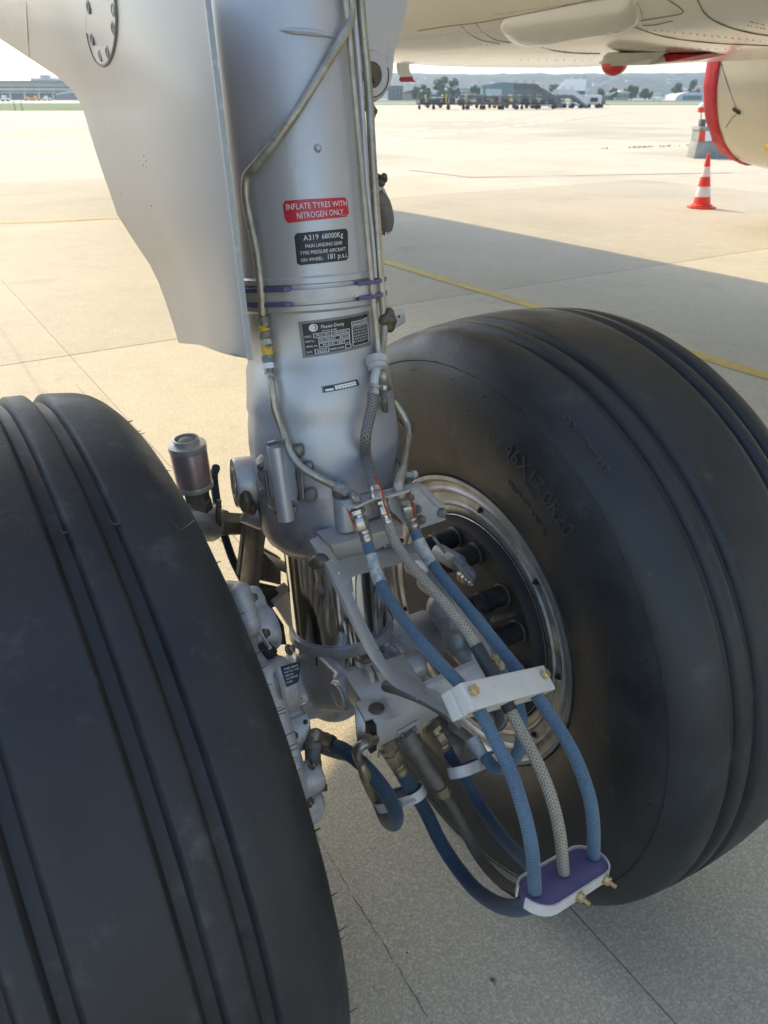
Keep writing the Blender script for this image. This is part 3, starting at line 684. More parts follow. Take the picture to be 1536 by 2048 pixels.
mb = MB(); mb.abox(p.x - .6, p.x + .6, p.y - .86, p.y - .8, .9, 1.5); mb.build('grille', M['cart_dark'], gp, smooth_=0)
for dx in (-1, .9):
    mb = MB(); mb.cyl((p.x + dx, p.y - .8, .35), (p.x + dx, p.y + .8, .35), .35, 10); mb.build('wheel', M['black'], gp)

# ------------------------------------------------------------------ cone and barrier
cp = G(1402, 416); t = thing('traffic_cone', 'orange red traffic cone with two white bands on the apron', 'traffic cone', cp)
ct = proj(cp + Z * .75); lean = V((-.045, 0, 0))
def conez(z): return .128 - (.128 - .027) * (z - .05) / .66
mb = MB(); n = 8; pts = [cp + V((math.cos(R(45 * k + 22)) * .21, math.sin(R(45 * k + 22)) * .21, .002)) for k in range(8)]
mb.prism(pts, Z * .025); mb.lathe(cp, Z, [(.027, .16), (.05, .155), (.06, .13)], 24); mb.build('base', M['cone_red'], t, bevel=.004)
axc = Z + lean
for z0, z1, mm in ((.055, .165, 'cone_red'), (.165, .305, 'cone_white'), (.305, .44, 'cone_red'), (.44, .575, 'cone_white'), (.575, .70, 'cone_red')):
    mb = MB(); mb.lathe(cp, axc, [(z0, conez(z0)), (z1, conez(z1))] if z1 < .69 else [(z0, conez(z0)), (z1, conez(z1)), (z1 + .012, conez(z1) - .003)], 28, caps=z1 > .69); mb.build('band' if mm == 'cone_white' else 'body', M[mm], t)
mb = MB(); mb.lathe(cp, axc, [(.70, .024), (.745, .020), (.75, .013)], 16); mb.build('tip', M['cone_red'], t)
bp_ = G(1446, 317); t = thing('concrete_barrier', 'grey concrete barrier block with red and white reflective band behind the engine cover', 'barrier', bp_)
dist = bp_.y; kk = depth(bp_ + Z * .4) / FPX
def bpx(x, y): q = FAR(x, y, dist); return q
mb = MB(); mb.prism([bpx(1387, 317), bpx(1482, 318), bpx(1466, 283), bpx(1396, 283)], (0, .6, 0)); mb.build('lower_block', M['bar_conc'], t, bevel=.02)
mb = MB(); mb.prism([bpx(1396.5, 282.6), bpx(1464, 282.6), bpx(1457, 261.2), bpx(1399.5, 261.2)], (0, .56, 0)); mb.build('upper_block', M['bar_conc'], t)
for k in range(5):
    x0, x1 = 1396 + k * 13.5, 1396 + (k + 1) * 13.5
    mb = MB(); f = .8
    mb.prism([bpx(x0, 282.3) - V((0, .012, 0)), bpx(x1, 282.3) - V((0, .012, 0)), bpx(1400 + (x1 - 1396) * f, 262) - V((0, .012, 0)), bpx(1400 + (x0 - 1396) * f, 262) - V((0, .012, 0))], (0, .01, 0)); mb.build('reflective_band', M['cone_red'] if k % 2 == 0 else M['white'], t, smooth_=0)
mb = MB(); mb.prism([bpx(1398, 260.8), bpx(1460, 260.8), bpx(1458, 253.5), bpx(1400, 253.5)], (0, .62, 0)); mb.build('cap', M['bar_conc'], t, bevel=.015)
q = bpx(1408, 253); q.y += .3; t = thing('warning_lamp', 'small red and white warning lamp standing on the concrete barrier', 'lamp', q)
mb = MB(); mb.abox(q.x - .03, q.x + .12, q.y - .08, q.y + .08, q.z, q.z + .17); mb.build('battery_box', M['cart'], t, bevel=.01)
mb = MB(); mb.cyl(q + V((0, 0, .17)), q + V((-.04, 0, .36)), .012, 8); mb.build('stem', M['cart_dark'], t)
mb = MB(); mb.lathe(q + V((-.03, 0, .33)), Z, [(0, .08), (.02, .1), (.12, .1), (.13, .08)], 16); mb.build('lens', M['cone_red'], t)
mb = MB(); mb.lathe(q + V((-.03, 0, .461)), Z, [(0, .1), (.05, .09), (.1, .05), (.12, 0)], 16); mb.build('cap', M['white'], t)

# ================================================================== AIRLINER (belly, shade-casting wing stub, far engine)
def sst(a, b, x): t = max(0, min(1, (x - a) / (b - a))); return t * t * (3 - 2 * t)
CL = 3.8
def sec(f):
    s = 1 - sst(4.0, 6.9, f)
    s *= sst(-9, -6, f)
    a = 1.975 + .17 * s; zb = 1.83 - .165 * s; n = 2.0 + 1.3 * s; zc = 3.75 - .25 * s; zt = 5.8
    if f > 11.5:
        k = math.sqrt(max(0, 1 - ((f - 11.5) / 5.2) ** 2)); a *= k; zb = 3.3 - (3.3 - zb) * k; zt = 3.3 + (zt - 3.3) * k; zc = 3.3 + (zc - 3.3) * k
    if f < -8:
        k = max(.12, 1 - (-8 - f) / 14); a *= k; zb = 4.6 - (4.6 - zb) * k; zt = 4.9 + (zt - 4.9) * k; zc = (zb + zt) / 2
    return a, zb, zt, n, zc
def zbel(l, f):
    a, zb, zt, n, zc = sec(f); u = min(.9999, abs(l - CL) / a)
    return zc - (zc - zb) * (1 - u ** n) ** (1 / n)
def BEL(x, y, lift=0):
    d = ray(x, y); t = 1.5
    for _ in range(900):
        P = CAM + d * t; l, f, z = toac(P)
        if abs(l - CL) < sec(f)[0] and z >= zbel(l, f) - lift: break
        t += .02
    lo, hi = t - .02, t
    for _ in range(18):
        m_ = (lo + hi) / 2; P = CAM + d * m_; l, f, z = toac(P)
        if abs(l - CL) < sec(f)[0] and z >= zbel(l, f) - lift: hi = m_
        else: lo = m_
    return CAM + d * hi
air = thing('airliner', 'cream bellied airliner parked over the apron, its underside at the top right', 'aircraft', AC(CL, 0, 0))
mb = MB(); st_ = [-22 + .5 * i for i in range(67)] + [11.5 + .26 * i for i in range(1, 21)]; na = 96; vs = []
for f in st_:
    a, zb, zt, n, zc = sec(f)
    for i in range(na):
        t_ = 2 * math.pi * i / na; c_, s_ = math.cos(t_), math.sin(t_); nn = n if s_ < 0 else 2
        x = a * math.copysign(abs(c_) ** (2 / nn), c_); z = zc + ((zc - zb) if s_ < 0 else (zt - zc)) * math.copysign(abs(s_) ** (2 / nn), s_)
        vs.append(AC(CL + x, f, z))
m_ = len(st_)
mb.add(vs, [(k * na + i, k * na + (i + 1) % na, (k + 1) * na + (i + 1) % na, (k + 1) * na + i) for k in range(m_ - 1) for i in range(na)] + [tuple(range(na)), tuple((m_ - 1) * na + i for i in range(na))])
mb.build('fuselage', M['cream'], air, smooth_=50)
def wing(sg):  # unseen near wing, added as shade caster and cut short to let sky in
    mb = MB(); vs = []; K = 14
    for d_, le, te, z, th in ((1.6, 4.35, .3, 2.9, .5), (3.8, 3.35, .25, 3.0, .42), (5.0, 2.75, .15, 3.1, .38), (5.9, 2.25, .05, 3.2, .34)):
        for i in range(2 * K):
            u = (1 - math.cos(math.pi * (i % K) / K)) / 2 if i < K else (1 + math.cos(math.pi * (i % K) / K)) / 2
            yy = th * (1.4 * math.sqrt(max(u, 0)) * (1 - u)) * (1 if i < K else -.75)
            vs.append(AC(CL + sg * d_, le + (te - le) * u, z + yy))
    n = 2 * K
    mb.add(vs, [(k * n + i, k * n + (i + 1) % n, (k + 1) * n + (i + 1) % n, (k + 1) * n + i) for k in range(3) for i in range(n)] + [tuple(3 * n + i for i in range(n))])
    return mb.build('wing', M['cream2'], air, smooth_=50)
wing(-1)
# far engine
EC = AC(9.55, -.10, 1.80)
prof = [(6.02, .985), (6.06, 1.02), (6.03, 1.055), (5.9, 1.095), (5.6, 1.14), (5.1, 1.185), (4.4, 1.2), (3.4, 1.16), (2.6, 1.05), (2.55, .9)]
mb = MB(); mb.lathe(EC, F, prof, 96, caps=False); mb.lathe(EC, F, [(6.02, .985), (5.4, .95)], 48, caps=False)
nac = sub(mb.build('engine_nacelle', M['cream'], air, weld=True), air)
for tt, rr in ((5.06, 1.188), (3.3, 1.155)):
    mb = MB(); mb.tube([EC + F * tt + (A * math.cos(2 * math.pi * k / 60) + Z * math.sin(2 * math.pi * k / 60)) * rr for k in range(61)], .006, 6, 1, caps=False); mb.build('cowl_seam', M['seam'], nac)
mb = MB(); mb.box(AC(9.55, 3.6, 3.05), A * .2, F * 1.9, Z * .28); mb.build('pylon', M['cream2'], air, bevel=.1)
mb = MB()
pl = [L(1528, 290, 8.36), L(1540, 297, 8.36), L(1536, 300, 8.36), L(1544, 305, 8.36), L(1530, 301, 8.36)]
mb.prism(pl, A * .06); mb.build('hazard_mark', M['yellow'], nac, smooth_=0)
mb = MB(); c0 = EC + F * 4.6 - Z * 1.2
for k in range(3): mb.tube([AC(9.3 + .08 * k, 5.05, .64), AC(9.3 + .08 * k, 5.03, .60), AC(9.33 + .08 * k, 5.0, .585)], .006, 6, 2)
mb.build('cowl_latch', M['stairdark'], nac)
cv = thing('engine_cover', 'red cloth cover stretched over the inlet rim of the far engine', 'engine cover', EC + F * 5.9 - Z * 1.1)
mb = MB(); vs = []; n = 120; pr = [(5.82, 1.112), (5.84, 1.121), (5.90, 1.108), (5.96, 1.09), (6.03, 1.075), (6.085, 1.02), (6.07, .9), (6.05, .5), (6.05, 0.001)]
for k, (t_, r_) in enumerate(pr):
    for i in range(n):
        a = 2 * math.pi * i / n; wv = .008 * math.sin(a * 23 + k * .8) * math.sin(a * 5 + 1) + .006 * mnoise.noise(V((a * 9, k, 0)))
        vs.append(EC + F * (t_ + .4 * wv * (k == 0)) + (A * math.cos(a) + Z * math.sin(a)) * (r_ + (wv if k < 6 else 0)))
mb.add(vs, [(k * n + i, k * n + (i + 1) % n, (k + 1) * n + (i + 1) % n, (k + 1) * n + i) for k in range(len(pr) - 1) for i in range(n)])
mb.build('cloth', M['cover'], cv)
def nacp(ang, t_, lift=.004):
    r_ = 1.14
    for (t0, r0), (t1, r1) in zip(prof, prof[1:]):
        if t1 <= t_ <= t0: r_ = r0 + (r1 - r0) * (t_ - t0) / (t1 - t0)
    return EC + F * t_ + (A * math.cos(ang) + Z * math.sin(ang)) * (r_ + lift)
mb = MB(); mb.tube([nacp(math.pi - .02, 5.81), nacp(math.pi + .18, 5.66), nacp(math.pi + .42, 5.52), nacp(math.pi + .5, 5.6), nacp(math.pi + .62, 5.72)], .0045, 6, 5); mb.build('cord', M['stairdark'], cv)
mb = MB(); q = nacp(math.pi + .42, 5.52); mb.box(q, F * .05 + Z * .02, A * .02, Z * .018); mb.build('toggle', M['black'], cv, bevel=.006)
# belly details
def bline(pts, r, m, name, sub_=4):
    mb = MB(); mb.tube([BEL(x, y, .001) for x, y in pts], r, 6, sub_); mb.build(name, m, air)
bline([(836, 62), (900, 52), (960, 45), (1050, 28), (1130, 12), (1200, -4)], 0.0021, M['seam'], 'panel_seam')
bline([(950, 46), (985, 78), (1030, 86), (1078, 84)], 0.0018, M['seam'], 'panel_seam')
bline([(920, 50), (955, 78), (1000, 88)], 0.0015, M['seam'], 'panel_seam')
bline([(1395, 0), (1412, 30), (1450, 52), (1500, 66), (1540, 72)], 0.0024, M['seam'], 'panel_seam')
bline([(1270, 55), (1330, 74), (1420, 86), (1540, 92)], 0.0018, M['seam'], 'panel_seam')
bline([(1060, 86), (1120, 104), (1200, 108)], 0.0018, M['seam'], 'panel_seam')
bline([(1330, -4), (1362, 18), (1362, 28), (1330, 34), (1282, 42)], 0.0018, M['seam'], 'panel_seam')
bline([(1285, 51), (1310, 50), (1345, 42)], 0.0018, M['seam'], 'panel_seam')
rb = MB()
for (x0, y0, x1, y1, k) in ((800, 78, 990, 62, 14), (990, 30, 1240, -6, 34), (1002, 44, 1100, 30, 10), (1280, 58, 1536, 84, 18), (1060, 92, 1200, 114, 12), (1500, 44, 1536, 52, 5), (1496, 52, 1536, 60, 5), (900, 96, 1010, 88, 9), (1040, 120, 1200, 122, 9), (1300, 96, 1500, 100, 12)):
    for i in range(k):
        P = BEL(x0 + (x1 - x0) * i / k + random.uniform(-2, 2), y0 + (y1 - y0) * i / k, .0005); rb.ball(P, .0036, 6, (1, 1, .4))
struct(rb.build('rivet', M['seam'], air, smooth_=0), 'stuff')
# raised oval fairing under the belly
out = [(1000, 52), (1012, 38), (1060, 26), (1150, 10), (1240, -2), (1268, 4), (1280, 28), (1274, 44), (1240, 54), (1150, 68), (1080, 82), (1042, 82), (1015, 72)]
OP = smooth([BEL(x, y) for x, y in out] + [BEL(*out[0])], 5)[:-1]
cc = sum(OP, V((0, 0, 0))) / len(OP); mb = MB(); vs = []; nO = len(OP)
for s_, dz in ((1.0, -.001), (.985, .012), (.93, .030), (.75, .042), (.4, .048)):
    for p in OP:
        q = cc + (p - cc) * s_; l, f, _z = toac(q); q.z = zbel(l, f) - dz; vs.append(q)
mb.add(vs, [(k * nO + i, k * nO + (i + 1) % nO, (k + 1) * nO + (i + 1) % nO, (k + 1) * nO + i) for k in range(4) for i in range(nO)] + [tuple(4 * nO + i for i in range(nO))])
ovf = sub(mb.build('oval_fairing', M['cream2'], air), air)
mb = MB(); mb.tube(OP[nO * 5 // 13:] + OP[:1], .009, 6, 1); mb.build('sealant_bead', M['seam_light'], ovf)
# drain scoop with red tip, beacon, streamer
def bz(x, y, dz): q = BEL(x, y); return q
s0, s1, s2, s3 = L(1204, 114, 3.0), L(1222, 132, 3.0), L(1300, 130, 3.15), L(1414, 108, 3.3)
t0, t1 = L(1215, 105, 3.0), L(1330, 105, 3.2)
m0 = L(1327, 109, 3.22); m1 = L(1333, 124, 3.2)
mb = MB(); mb.prism([t0, s0, s1, s2, m1, m0, t1], A * .28 + Z * .015); scp = sub(mb.build('drain_scoop', M['cream2'], air, bevel=.006), air)
mb = MB(); mb.prism([m0 + A * .001, m1, s3], A * .27 + Z * .015); mb.build('red_tip', M['cover'], scp)
mb = MB(); mb.prism([L(1240, 131.5, 2.998), s2 - A * .002, L(1327, 111, 3.215), L(1300, 118, 3.14)], A * -.002 + F * .001); mb.build('scoop_recess', M['seam_light'], scp, smooth_=0)
q = AC(3.75, 3.0, zbel(3.75, 3.0)); mb = MB(); vs = []
mb.lathe(q, -Z, [(-.02, .085), (.012, .083), (.03, .078), (.05, .066), (.066, .045), (.075, .022), (.078, 0)], 24); bo = sub(mb.build('beacon', M['beacon'], air), air)
mb = MB(); mb.lathe(q, -Z, [(-.02, .10), (.006, .096), (.008, .086)], 24); mb.build('beacon_base', M['cream2'], bo)
wsr = thing('warning_streamer', 'white and red cloth streamer hanging from the belly beside the strut', 'streamer', L(812, 130, 3.8))
def strq(a, b, n=6):
    vs = []
    for k in range(n + 1):
        u = k / n; P0 = L(a[0][0] + (b[0][0] - a[0][0]) * u, a[0][1] + (b[0][1] - a[0][1]) * u, 3.8); P1 = L(a[1][0] + (b[1][0] - a[1][0]) * u, a[1][1] + (b[1][1] - a[1][1]) * u, 3.8)
        bend = F * (.03 * math.sin(u * 3)); vs += [P0 + bend, P1 + bend, P1 + bend + F * .004, P0 + bend + F * .004]
    m = MB(); m.add(vs, [f for k in range(n) for f in ((k * 4, k * 4 + 1, k * 4 + 5, k * 4 + 4), (k * 4 + 2, k * 4 + 3, k * 4 + 7, k * 4 + 6), (k * 4 + 1, k * 4 + 2, k * 4 + 6, k * 4 + 5), (k * 4 + 3, k * 4, k * 4 + 4, k * 4 + 7))]); return m
strq(((794, 124), (820, 124)), ((801, 154), (826, 153))).build('white_cloth', M['cone_white'], wsr)
strq(((801, 154), (826, 153)), ((803, 164), (834, 164)), 3).build('red_hem', M['cover'], wsr)

# ================================================================== GEAR DOOR
dl = [(-80, -330), (20, -110), (78, 0), (150, 110), (180, 145), (215, 165), (270, 181), (330, 200), (430, 235), (470, 260), (530, 300), (565, 317), (600, 330), (645, 345), (686, 357), (690, 400), (705, 440), (713, 470), (717, 494)]
def interp(tb, y):
    if y <= tb[0][0]: return tb[0][1]
    for (y0, x0), (y1, x1) in zip(tb, tb[1:]):
        if y <= y1: return x0 + (x1 - x0) * (y - y0) / (y1 - y0)
    return tb[-1][1]
def drx(y): return 410 + (y / 717) * 86
def dlat(x, y):
    xl = interp(dl, min(y, 686)); u = max(0, min(1, (x - xl) / (drx(y) - xl)))
    return -.205 - .022 * math.sin(math.pi * min(1, .25 + .75 * u)) + .055 * (1 - u) ** 2 + .05 * sst(380, 620, y) * (1 - u) ** 1.5
def DR(x, y, lift=0): P = L(x, y, dlat(x, y)); return P - A * lift
gd = thing('gear_door', 'light grey landing gear door panel with a curved lower edge left of the strut', 'gear door', L(440, 700, -.2))
mb = MB(); ys = sorted(set([y for y, _ in dl] + [-60 + 15 * k for k in range(51)])); ys = [y for y in ys if -80 <= y <= 717]; nu = 26; vs = []
for y in ys:
    for k in range(nu + 1):
        xl = interp(dl, y); vs.append(DR(xl + (drx(y) - xl) * k / nu, y))
nr = len(ys); nv = len(vs); vs += [v + A * .004 + F * .002 for v in vs]
fs = []
for i in range(nr - 1):
    for k in range(nu):
        a = i * (nu + 1) + k; b = a + nu + 1; fs.append((a, a + 1, b + 1, b)); fs.append((a + nv, b + nv, b + 1 + nv, a + 1 + nv))
    for a in (i * (nu + 1), i * (nu + 1) + nu): b = a + nu + 1; fs.append((a, b, b + nv, a + nv))
for k in range(nu):
    a = (nr - 1) * (nu + 1) + k; fs.append((a, a + 1, a + 1 + nv, a + nv)); fs.append((k, k + 1, k + 1 + nv, k + nv))
mb.add(vs, fs); mb.build('door_skin', M['door'], gd, smooth_=50)
mb = MB(); ed = [DR(drx(y), y) + A * .002 - F * .0005 for y in range(-80, 721, 40)]
for p, q in zip(ed, ed[1:]): mb.box((p + q) / 2, (q - p) / 2, A * .0028, F * .0012)
mb.build('edge_strip', M['door_edge'], gd)
mb = MB(); mb.tube([DR(53, -80, .0004), DR(54, 40, .0004), DR(58, 112, .0004)], .0016, 6, 4); mb.build('panel_seam', M['seam_light'], gd)
def acc(a, s_=1.0): return (203 + 30.5 * s_ * math.cos(a) + 4 * s_ * math.sin(a), 28 + 102 * s_ * math.sin(a))
ring = [DR(*acc(2 * math.pi * k / 48), .0012) for k in range(48)]
mb = MB(); mb.add(ring + [p + A * .004 for p in ring], [tuple(range(48))] + [(k, (k + 1) % 48, (k + 1) % 48 + 48, k + 48) for k in range(48)]); ac_ = sub(mb.build('access_cover', M['door'], gd, smooth_=30), gd)
mb = MB(); mb.tube([DR(*acc(2 * math.pi * k / 48, 1.015), .0005) for k in range(-12, 22)], .0019, 6, 1); mb.build('cover_seam', M['seam'], ac_)
for a in (-.1, .35, 1.15, 1.75, 2.5, 3.3, 4.1, 5.2):
    mb = MB(); p = DR(*acc(a, .82), .0016); mb.lathe(p + A * .002, -A, [(0, .007), (.0016, .007), (.0022, .005), (.0012, .0035)], 12); mb.build('screw', M['grease'], ac_)
mb = MB()
for x, y in ((288, 312), (292, 322), (287, 330), (293, 336), (242, 388), (303, 412)): mb.ball(DR(x, y, .0001), .0008, 6)
struct(mb.build('paint_chip', M['seam'], gd), 'stuff')

# ================================================================== LANDING GEAR LEG
AX0, AX1 = B(565, -40, -.145), L(683, 1260, .02)
AXD = (AX1 - AX0).normalized()
AXU = (CAM - (AX0 + AX1) / 2); AXU = (AXU - AXD * AXU.dot(AXD)).normalized(); AXV = AXD.cross(AXU)     # AXV: to the left
_ys = []
for k in range(700):
    s_ = -.25 + k * .002; _ys.append((proj(AX0 + AXD * s_)[1], s_))
def s_at(y):
    return interp(_ys, y)
hwtab = [(-400, 150), (-60, 147), (300, 142), (546, 137), (550, 140), (560, 140), (562, 136), (598, 136), (600, 139.5), (609, 139), (614, 134), (684, 135), (714, 139), (726, 144), (775, 147), (800, 150), (812, 147), (832, 150),
         (870, 152), (905, 150), (930, 146), (950, 147), (985, 147), (1015, 144), (1042, 140), (1060, 131), (1070, 120)]
rows = []
for y, hw in hwtab:
    s_ = s_at(y); P = AX0 + AXD * s_; rows.append((s_, hw * depth(P) / FPX * .985))
def RS(s_): return interp(rows, s_)
def CY(th, s_, lift=0):                       # th 0 faces the camera, positive to the right
    r = RS(s_) + lift; return AX0 + AXD * s_ + (AXU * math.cos(th) - AXV * math.sin(th)) * r
def CYpx(x, y, lift=0):
    """theta, s of the strut surface seen at a pixel"""
    d = ray(x, y); best = None; t = .4; prev = None
    while t < 1.7:
        P = CAM + d * t; q = P - AX0; s_ = q.dot(AXD); rad = (q - AXD * s_).length; g = rad - RS(s_) - lift
        if best is None or g < best[0]: best = (g, P)
        if g < 0: break
        t += .004
    P = best[1]; q = P - AX0; s_ = q.dot(AXD); q = q - AXD * s_
    return math.atan2(-q.dot(AXV), q.dot(AXU)), s_
def SU(x, y, lift=0): th, s_ = CYpx(x, y, lift); return CY(th, s_, lift)
leg = thing('landing_gear_leg', 'silver grey main landing gear leg with chrome piston, pipes and placards', 'landing gear', MG + Z * .545)
# -- outer cylinder
pr = []
for i in range(len(rows) - 1):
    (s0, r0), (s1, r1) = rows[i], rows[i + 1]; pr.append((s0, r0))
    n_ = max(1, int((s1 - s0) / .02))
    for k in range(1, n_): pr.append((s0 + (s1 - s0) * k / n_, r0 + (r1 - r0) * k / n_))
pr.append(rows[-1]); pr.append((rows[-1][0] + .004, rows[-1][1] * .85))
s_cut = s_at(950)
mb = MB(); mb.lathe(AX0, AXD, [p for p in pr if p[0] <= s_cut] + [(s_cut, RS(s_cut))], 80, up=AXU); oc = sub(mb.build('outer_cylinder', M['silver'], leg, smooth_=22), leg)
mb = MB(); mb.lathe(AX0, AXD, [(s_cut, RS(s_cut) - .0002)] + [p for p in pr if p[0] > s_cut], 80, up=AXU); mb.build('lower_cylinder', M['silver_dirty'], leg, smooth_=22)
# forged pads and ribs blended on the lower cylinder
mb = MB()
def blob(x, y, r, lift=0, sc=(1, 1, 1)): mb.ball(SU(x, y, lift), r, 12, sc)
for (x, y, r, lf) in ((575, 930, .05, -.040), (590, 980, .05, -.043), (690, 1015, .030, -.021)): blob(x, y, r, lf)
P0 = SU(690, 1015, .004); P1 = SU(690, 1078, .006); mb.cyl(P0, P1, .015, 16)
mb.build('forged_pad', M['silver_dirty'], oc, remesh=.003)
mb = MB(); mb.tube([SU(558, 62, -.001), SU(585, 62, .0005), SU(630, 66, .001), SU(672, 76, .0)], [.001, .004, .004, .002], 8, 5); mb.build('weld_ridge', M['silver'], oc)
mb = MB(); mb.ball(SU(634, 297, -.002), .006, 10); mb.build('pimple', M['silver'], oc)
# left boss with bushing
c0 = B(468, 966, -.10); dl_ = (-A * .86 - F * .18 + Z * .42).normalized(); dl_ = (V((-1, -.36, .05))).normalized()
ep = c0
mb = MB(); mb.lathe(ep, dl_, [(-.03, .041), (-.004, .041), (0, .039), (0, .024)], 40, caps=False); mb.lathe(ep, dl_, [(0, .039), (0, .0), ], 40, caps=False)
lug0 = sub(mb.build('side_lug', M['alu'], leg, weld=True), leg)
mb = MB(); mb.lathe(ep, dl_, [(.0005, .026), (.002, .026), (.002, .022), (-.02, .021)], 40, caps=False); mb.lathe(ep, dl_, [(.0012, .0213), (.0012, 0)], 40, caps=False); mb.build('bushing', M['bright_steel'], lug0)
mb = MB(); mb.lathe(ep, dl_, [(.0016, .019), (.0016, 0)], 32, caps=False); mb.build('bore', M['black'], lug0)
mb = MB(); mb.cyl(ep - dl_ * .028, ep - dl_ * .09, .037, 24); mb.cyl(B(492, 1010, -.10), B(540, 1030, -.08), .03, 20)
mb.build('lug_root', M['silver_dirty'], lug0, remesh=.003)
mb = MB(); mb.ball(B(492, 1003, -.06), .012, 12, (1, 1, 1.8)); mb.ball(B(503, 1015, -.06), .009, 12, (1, 1, 1.6)); mb.build('sealant_blob', M['grease'], lug0)
# side-stay lug at the top right
pts = [(660, -120), (850, -120), (838, -40), (820, 0), (806, 60), (791, 105), (789, 132), (787, 152), (780, 178), (765, 196), (748, 207), (737, 222), (700, 226)]
mb = MB(); mb.prism([B(x, y, -.15) for x, y in pts], F * .05); ssl = sub(mb.build('side_stay_lug', M['silver'], leg, bevel=.006, seg=3), leg)
q = B(742, 150, -.147)
mb = MB(); mb.lathe(q, -F, [(0, .032), (.003, .031), (.003, .0175), (-.004, .0165)], 40, caps=False, up=Z); mb.build('bearing_ring', M['silver'], ssl)
mb = MB(); mb.lathe(q, -F, [(.0006, .0172), (.0008, 0)], 32, caps=False); mb.build('bearing_bore', M['grease'], ssl)
mb = MB(); mb.tube([q - F * .0035 + (A * math.cos(a) + Z * math.sin(a)) * .029 for a in [R(k) for k in range(-110, 30, 10)]], .0008, 6, 1); mb.tube([B(746, 155, -.1435), B(748, 168, -.1435)], .0013, 6, 1); mb.build('witness_mark', M['black'], ssl)
mb = MB(); mb.cyl(B(738, 214, -.14), B(746, 226, -.13), .008, 12); mb.ball(B(744, 218, -.13), .005); mb.ball(B(745, 231, -.13), .005); mb.build('grease_fitting', M['sealant'], ssl)
# right side boot and tab
mb = MB(); mb.cyl(B(752, 352, -0.1050), B(772, 360, -0.1050), .0045, 10); mb.ball(B(768, 353, -0.0950), .0052); mb.ball(B(763, 366, -0.0950), .006); mb.build('bolt', M['grease'], leg)
mb = MB(); mb.prism([B(755, 378, -0.1150), B(766, 370, -0.1150), B(780, 400, -0.1150), B(777, 418, -0.1150), B(758, 410, -0.1150)], F * .02); mb.build('boot_bracket', M['white_metal'], leg, bevel=.0015)
mb = MB(); mb.tube([B(752, 392, -0.1150), B(764, 410, -0.1150), B(772, 440, -0.1150), B(773, 462, -0.1150)], [.013, .0145, .0135, .009], 14, 4)
for k in range(14):
    a = k * .45; p = B(772 + random.uniform(-13, 10), 464 + random.uniform(-4, 4), -.115); mb.tube([p, p + V((random.uniform(-.002, .002), 0, -random.uniform(.002, .006)))], [.0016, .0004], 5, 1)
mb.build('weathered_boot', M['brown_pipe'], leg)
mb = MB(); mb.prism([B(776, 622, -0.1050), B(806, 617, -0.1050), B(811, 628, -0.1050), B(811, 645, -0.1050), B(790, 658, -0.1050), B(776, 660, -0.1050)], F * .004); tb_ = sub(mb.build('bonding_tab', M['white_metal'], leg, bevel=.0006), leg)
mb = MB(); mb.lathe(B(798, 633, -0.1048), -F, [(0, .0024), (.0004, 0)], 14, caps=False); mb.build('hole', M['black'], tb_)
mb = MB()
for x, y, r in ((778, 626, .009), (782, 640, .010), (779, 654, .009), (768, 640, .009)): mb.ball(B(x, y, .008), r, 12)
mb.build('sealant_blob', M['grease'], leg, remesh=.002)
# -- clamp band with purple seals
sb0, sb1 = s_at(570), s_at(592)
rb_ = RS(s_at(580)) + .003
mb = MB(); mb.lathe(AX0, AXD, [(sb0, rb_), (sb0, rb_ + .0035), (sb1, rb_ + .0035), (sb1, rb_)], 80, caps=False, up=AXU); bnd = sub(mb.build('clamp_band', M['white_metal'], leg), leg)
def arc_ring(s_, th0, th1, r0, r1, hgt, name):
    mb = MB(); n = 20; vs = []
    for k in range(n + 1):
        th = th0 + (th1 - th0) * k / n; e = 1 if 0 < k < n else .55
        for r, z in ((r0, 0), (r0 + (r1 - r0) * e, 0), (r0 + (r1 - r0) * e, hgt), (r0, hgt)): vs.append(AX0 + AXD * (s_ + z) + (AXU * math.cos(th) - AXV * math.sin(th)) * r)
    fs = [(k * 4 + i, k * 4 + (i + 1) % 4, k * 4 + 4 + (i + 1) % 4, k * 4 + 4 + i) for k in range(n) for i in range(4)] + [(0, 1, 2, 3), (n * 4 + 3, n * 4 + 2, n * 4 + 1, n * 4)]
    mb.add(vs, fs); return mb.build(name, M['purple'], bnd, bevel=.0008)
thl = CYpx(585, 580)[0]; thr = CYpx(706, 570)[0]
for s_ in (sb0 - .0048, sb1 - .001):
    arc_ring(s_, -1.75, thl, rb_ - .002, rb_ + .010, .006, 'rubber_seal'); arc_ring(s_, thr, 1.9, rb_ - .002, rb_ + .011, .006, 'rubber_seal')
# -- rigid pipes
def pipe(name, pts, rpx, m, parent=leg, n=12, sub_=6):
    P = [p if isinstance(p, V) else B(*p) for p in pts]
    r = rpx if rpx < .2 else rpx * sum(depth(p) for p in P) / len(P) / FPX
    mb = MB(); mb.tube(P, r, n, sub_); return mb.build(name, m, parent)
def SL_(x, y, l=.007): return SU(x, y, l)
def bent(pts, k=.28):                        # straight runs with rounded corners
    out = [pts[0]]
    for a, b, c in zip(pts, pts[1:], pts[2:]):
        d1, d2 = min(k, .035 / max(.001, (a - b).length)), min(k, .035 / max(.001, (c - b).length))
        p, q = b + (a - b) * d1, b + (c - b) * d2
        out += [p, (p + q) / 4 + b / 2, q]
    return out + [pts[-1]]
pa = [SL_(686, -70, .014), SL_(702, 0, .012), SL_(697, 45, .012), SL_(668, 98, .010), SL_(586, 235, .010), SL_(516, 325, .010), SL_(497, 352, .010), SL_(492, 382, .010), SL_(497, 425, .010), SL_(512, 500, .010), SL_(521, 560, .010), SL_(524, 598, .011), SL_(528, 632, .011)]
pipeA = sub(pipe('brake_pipe', pa, 8.8, M['pipe']), leg)
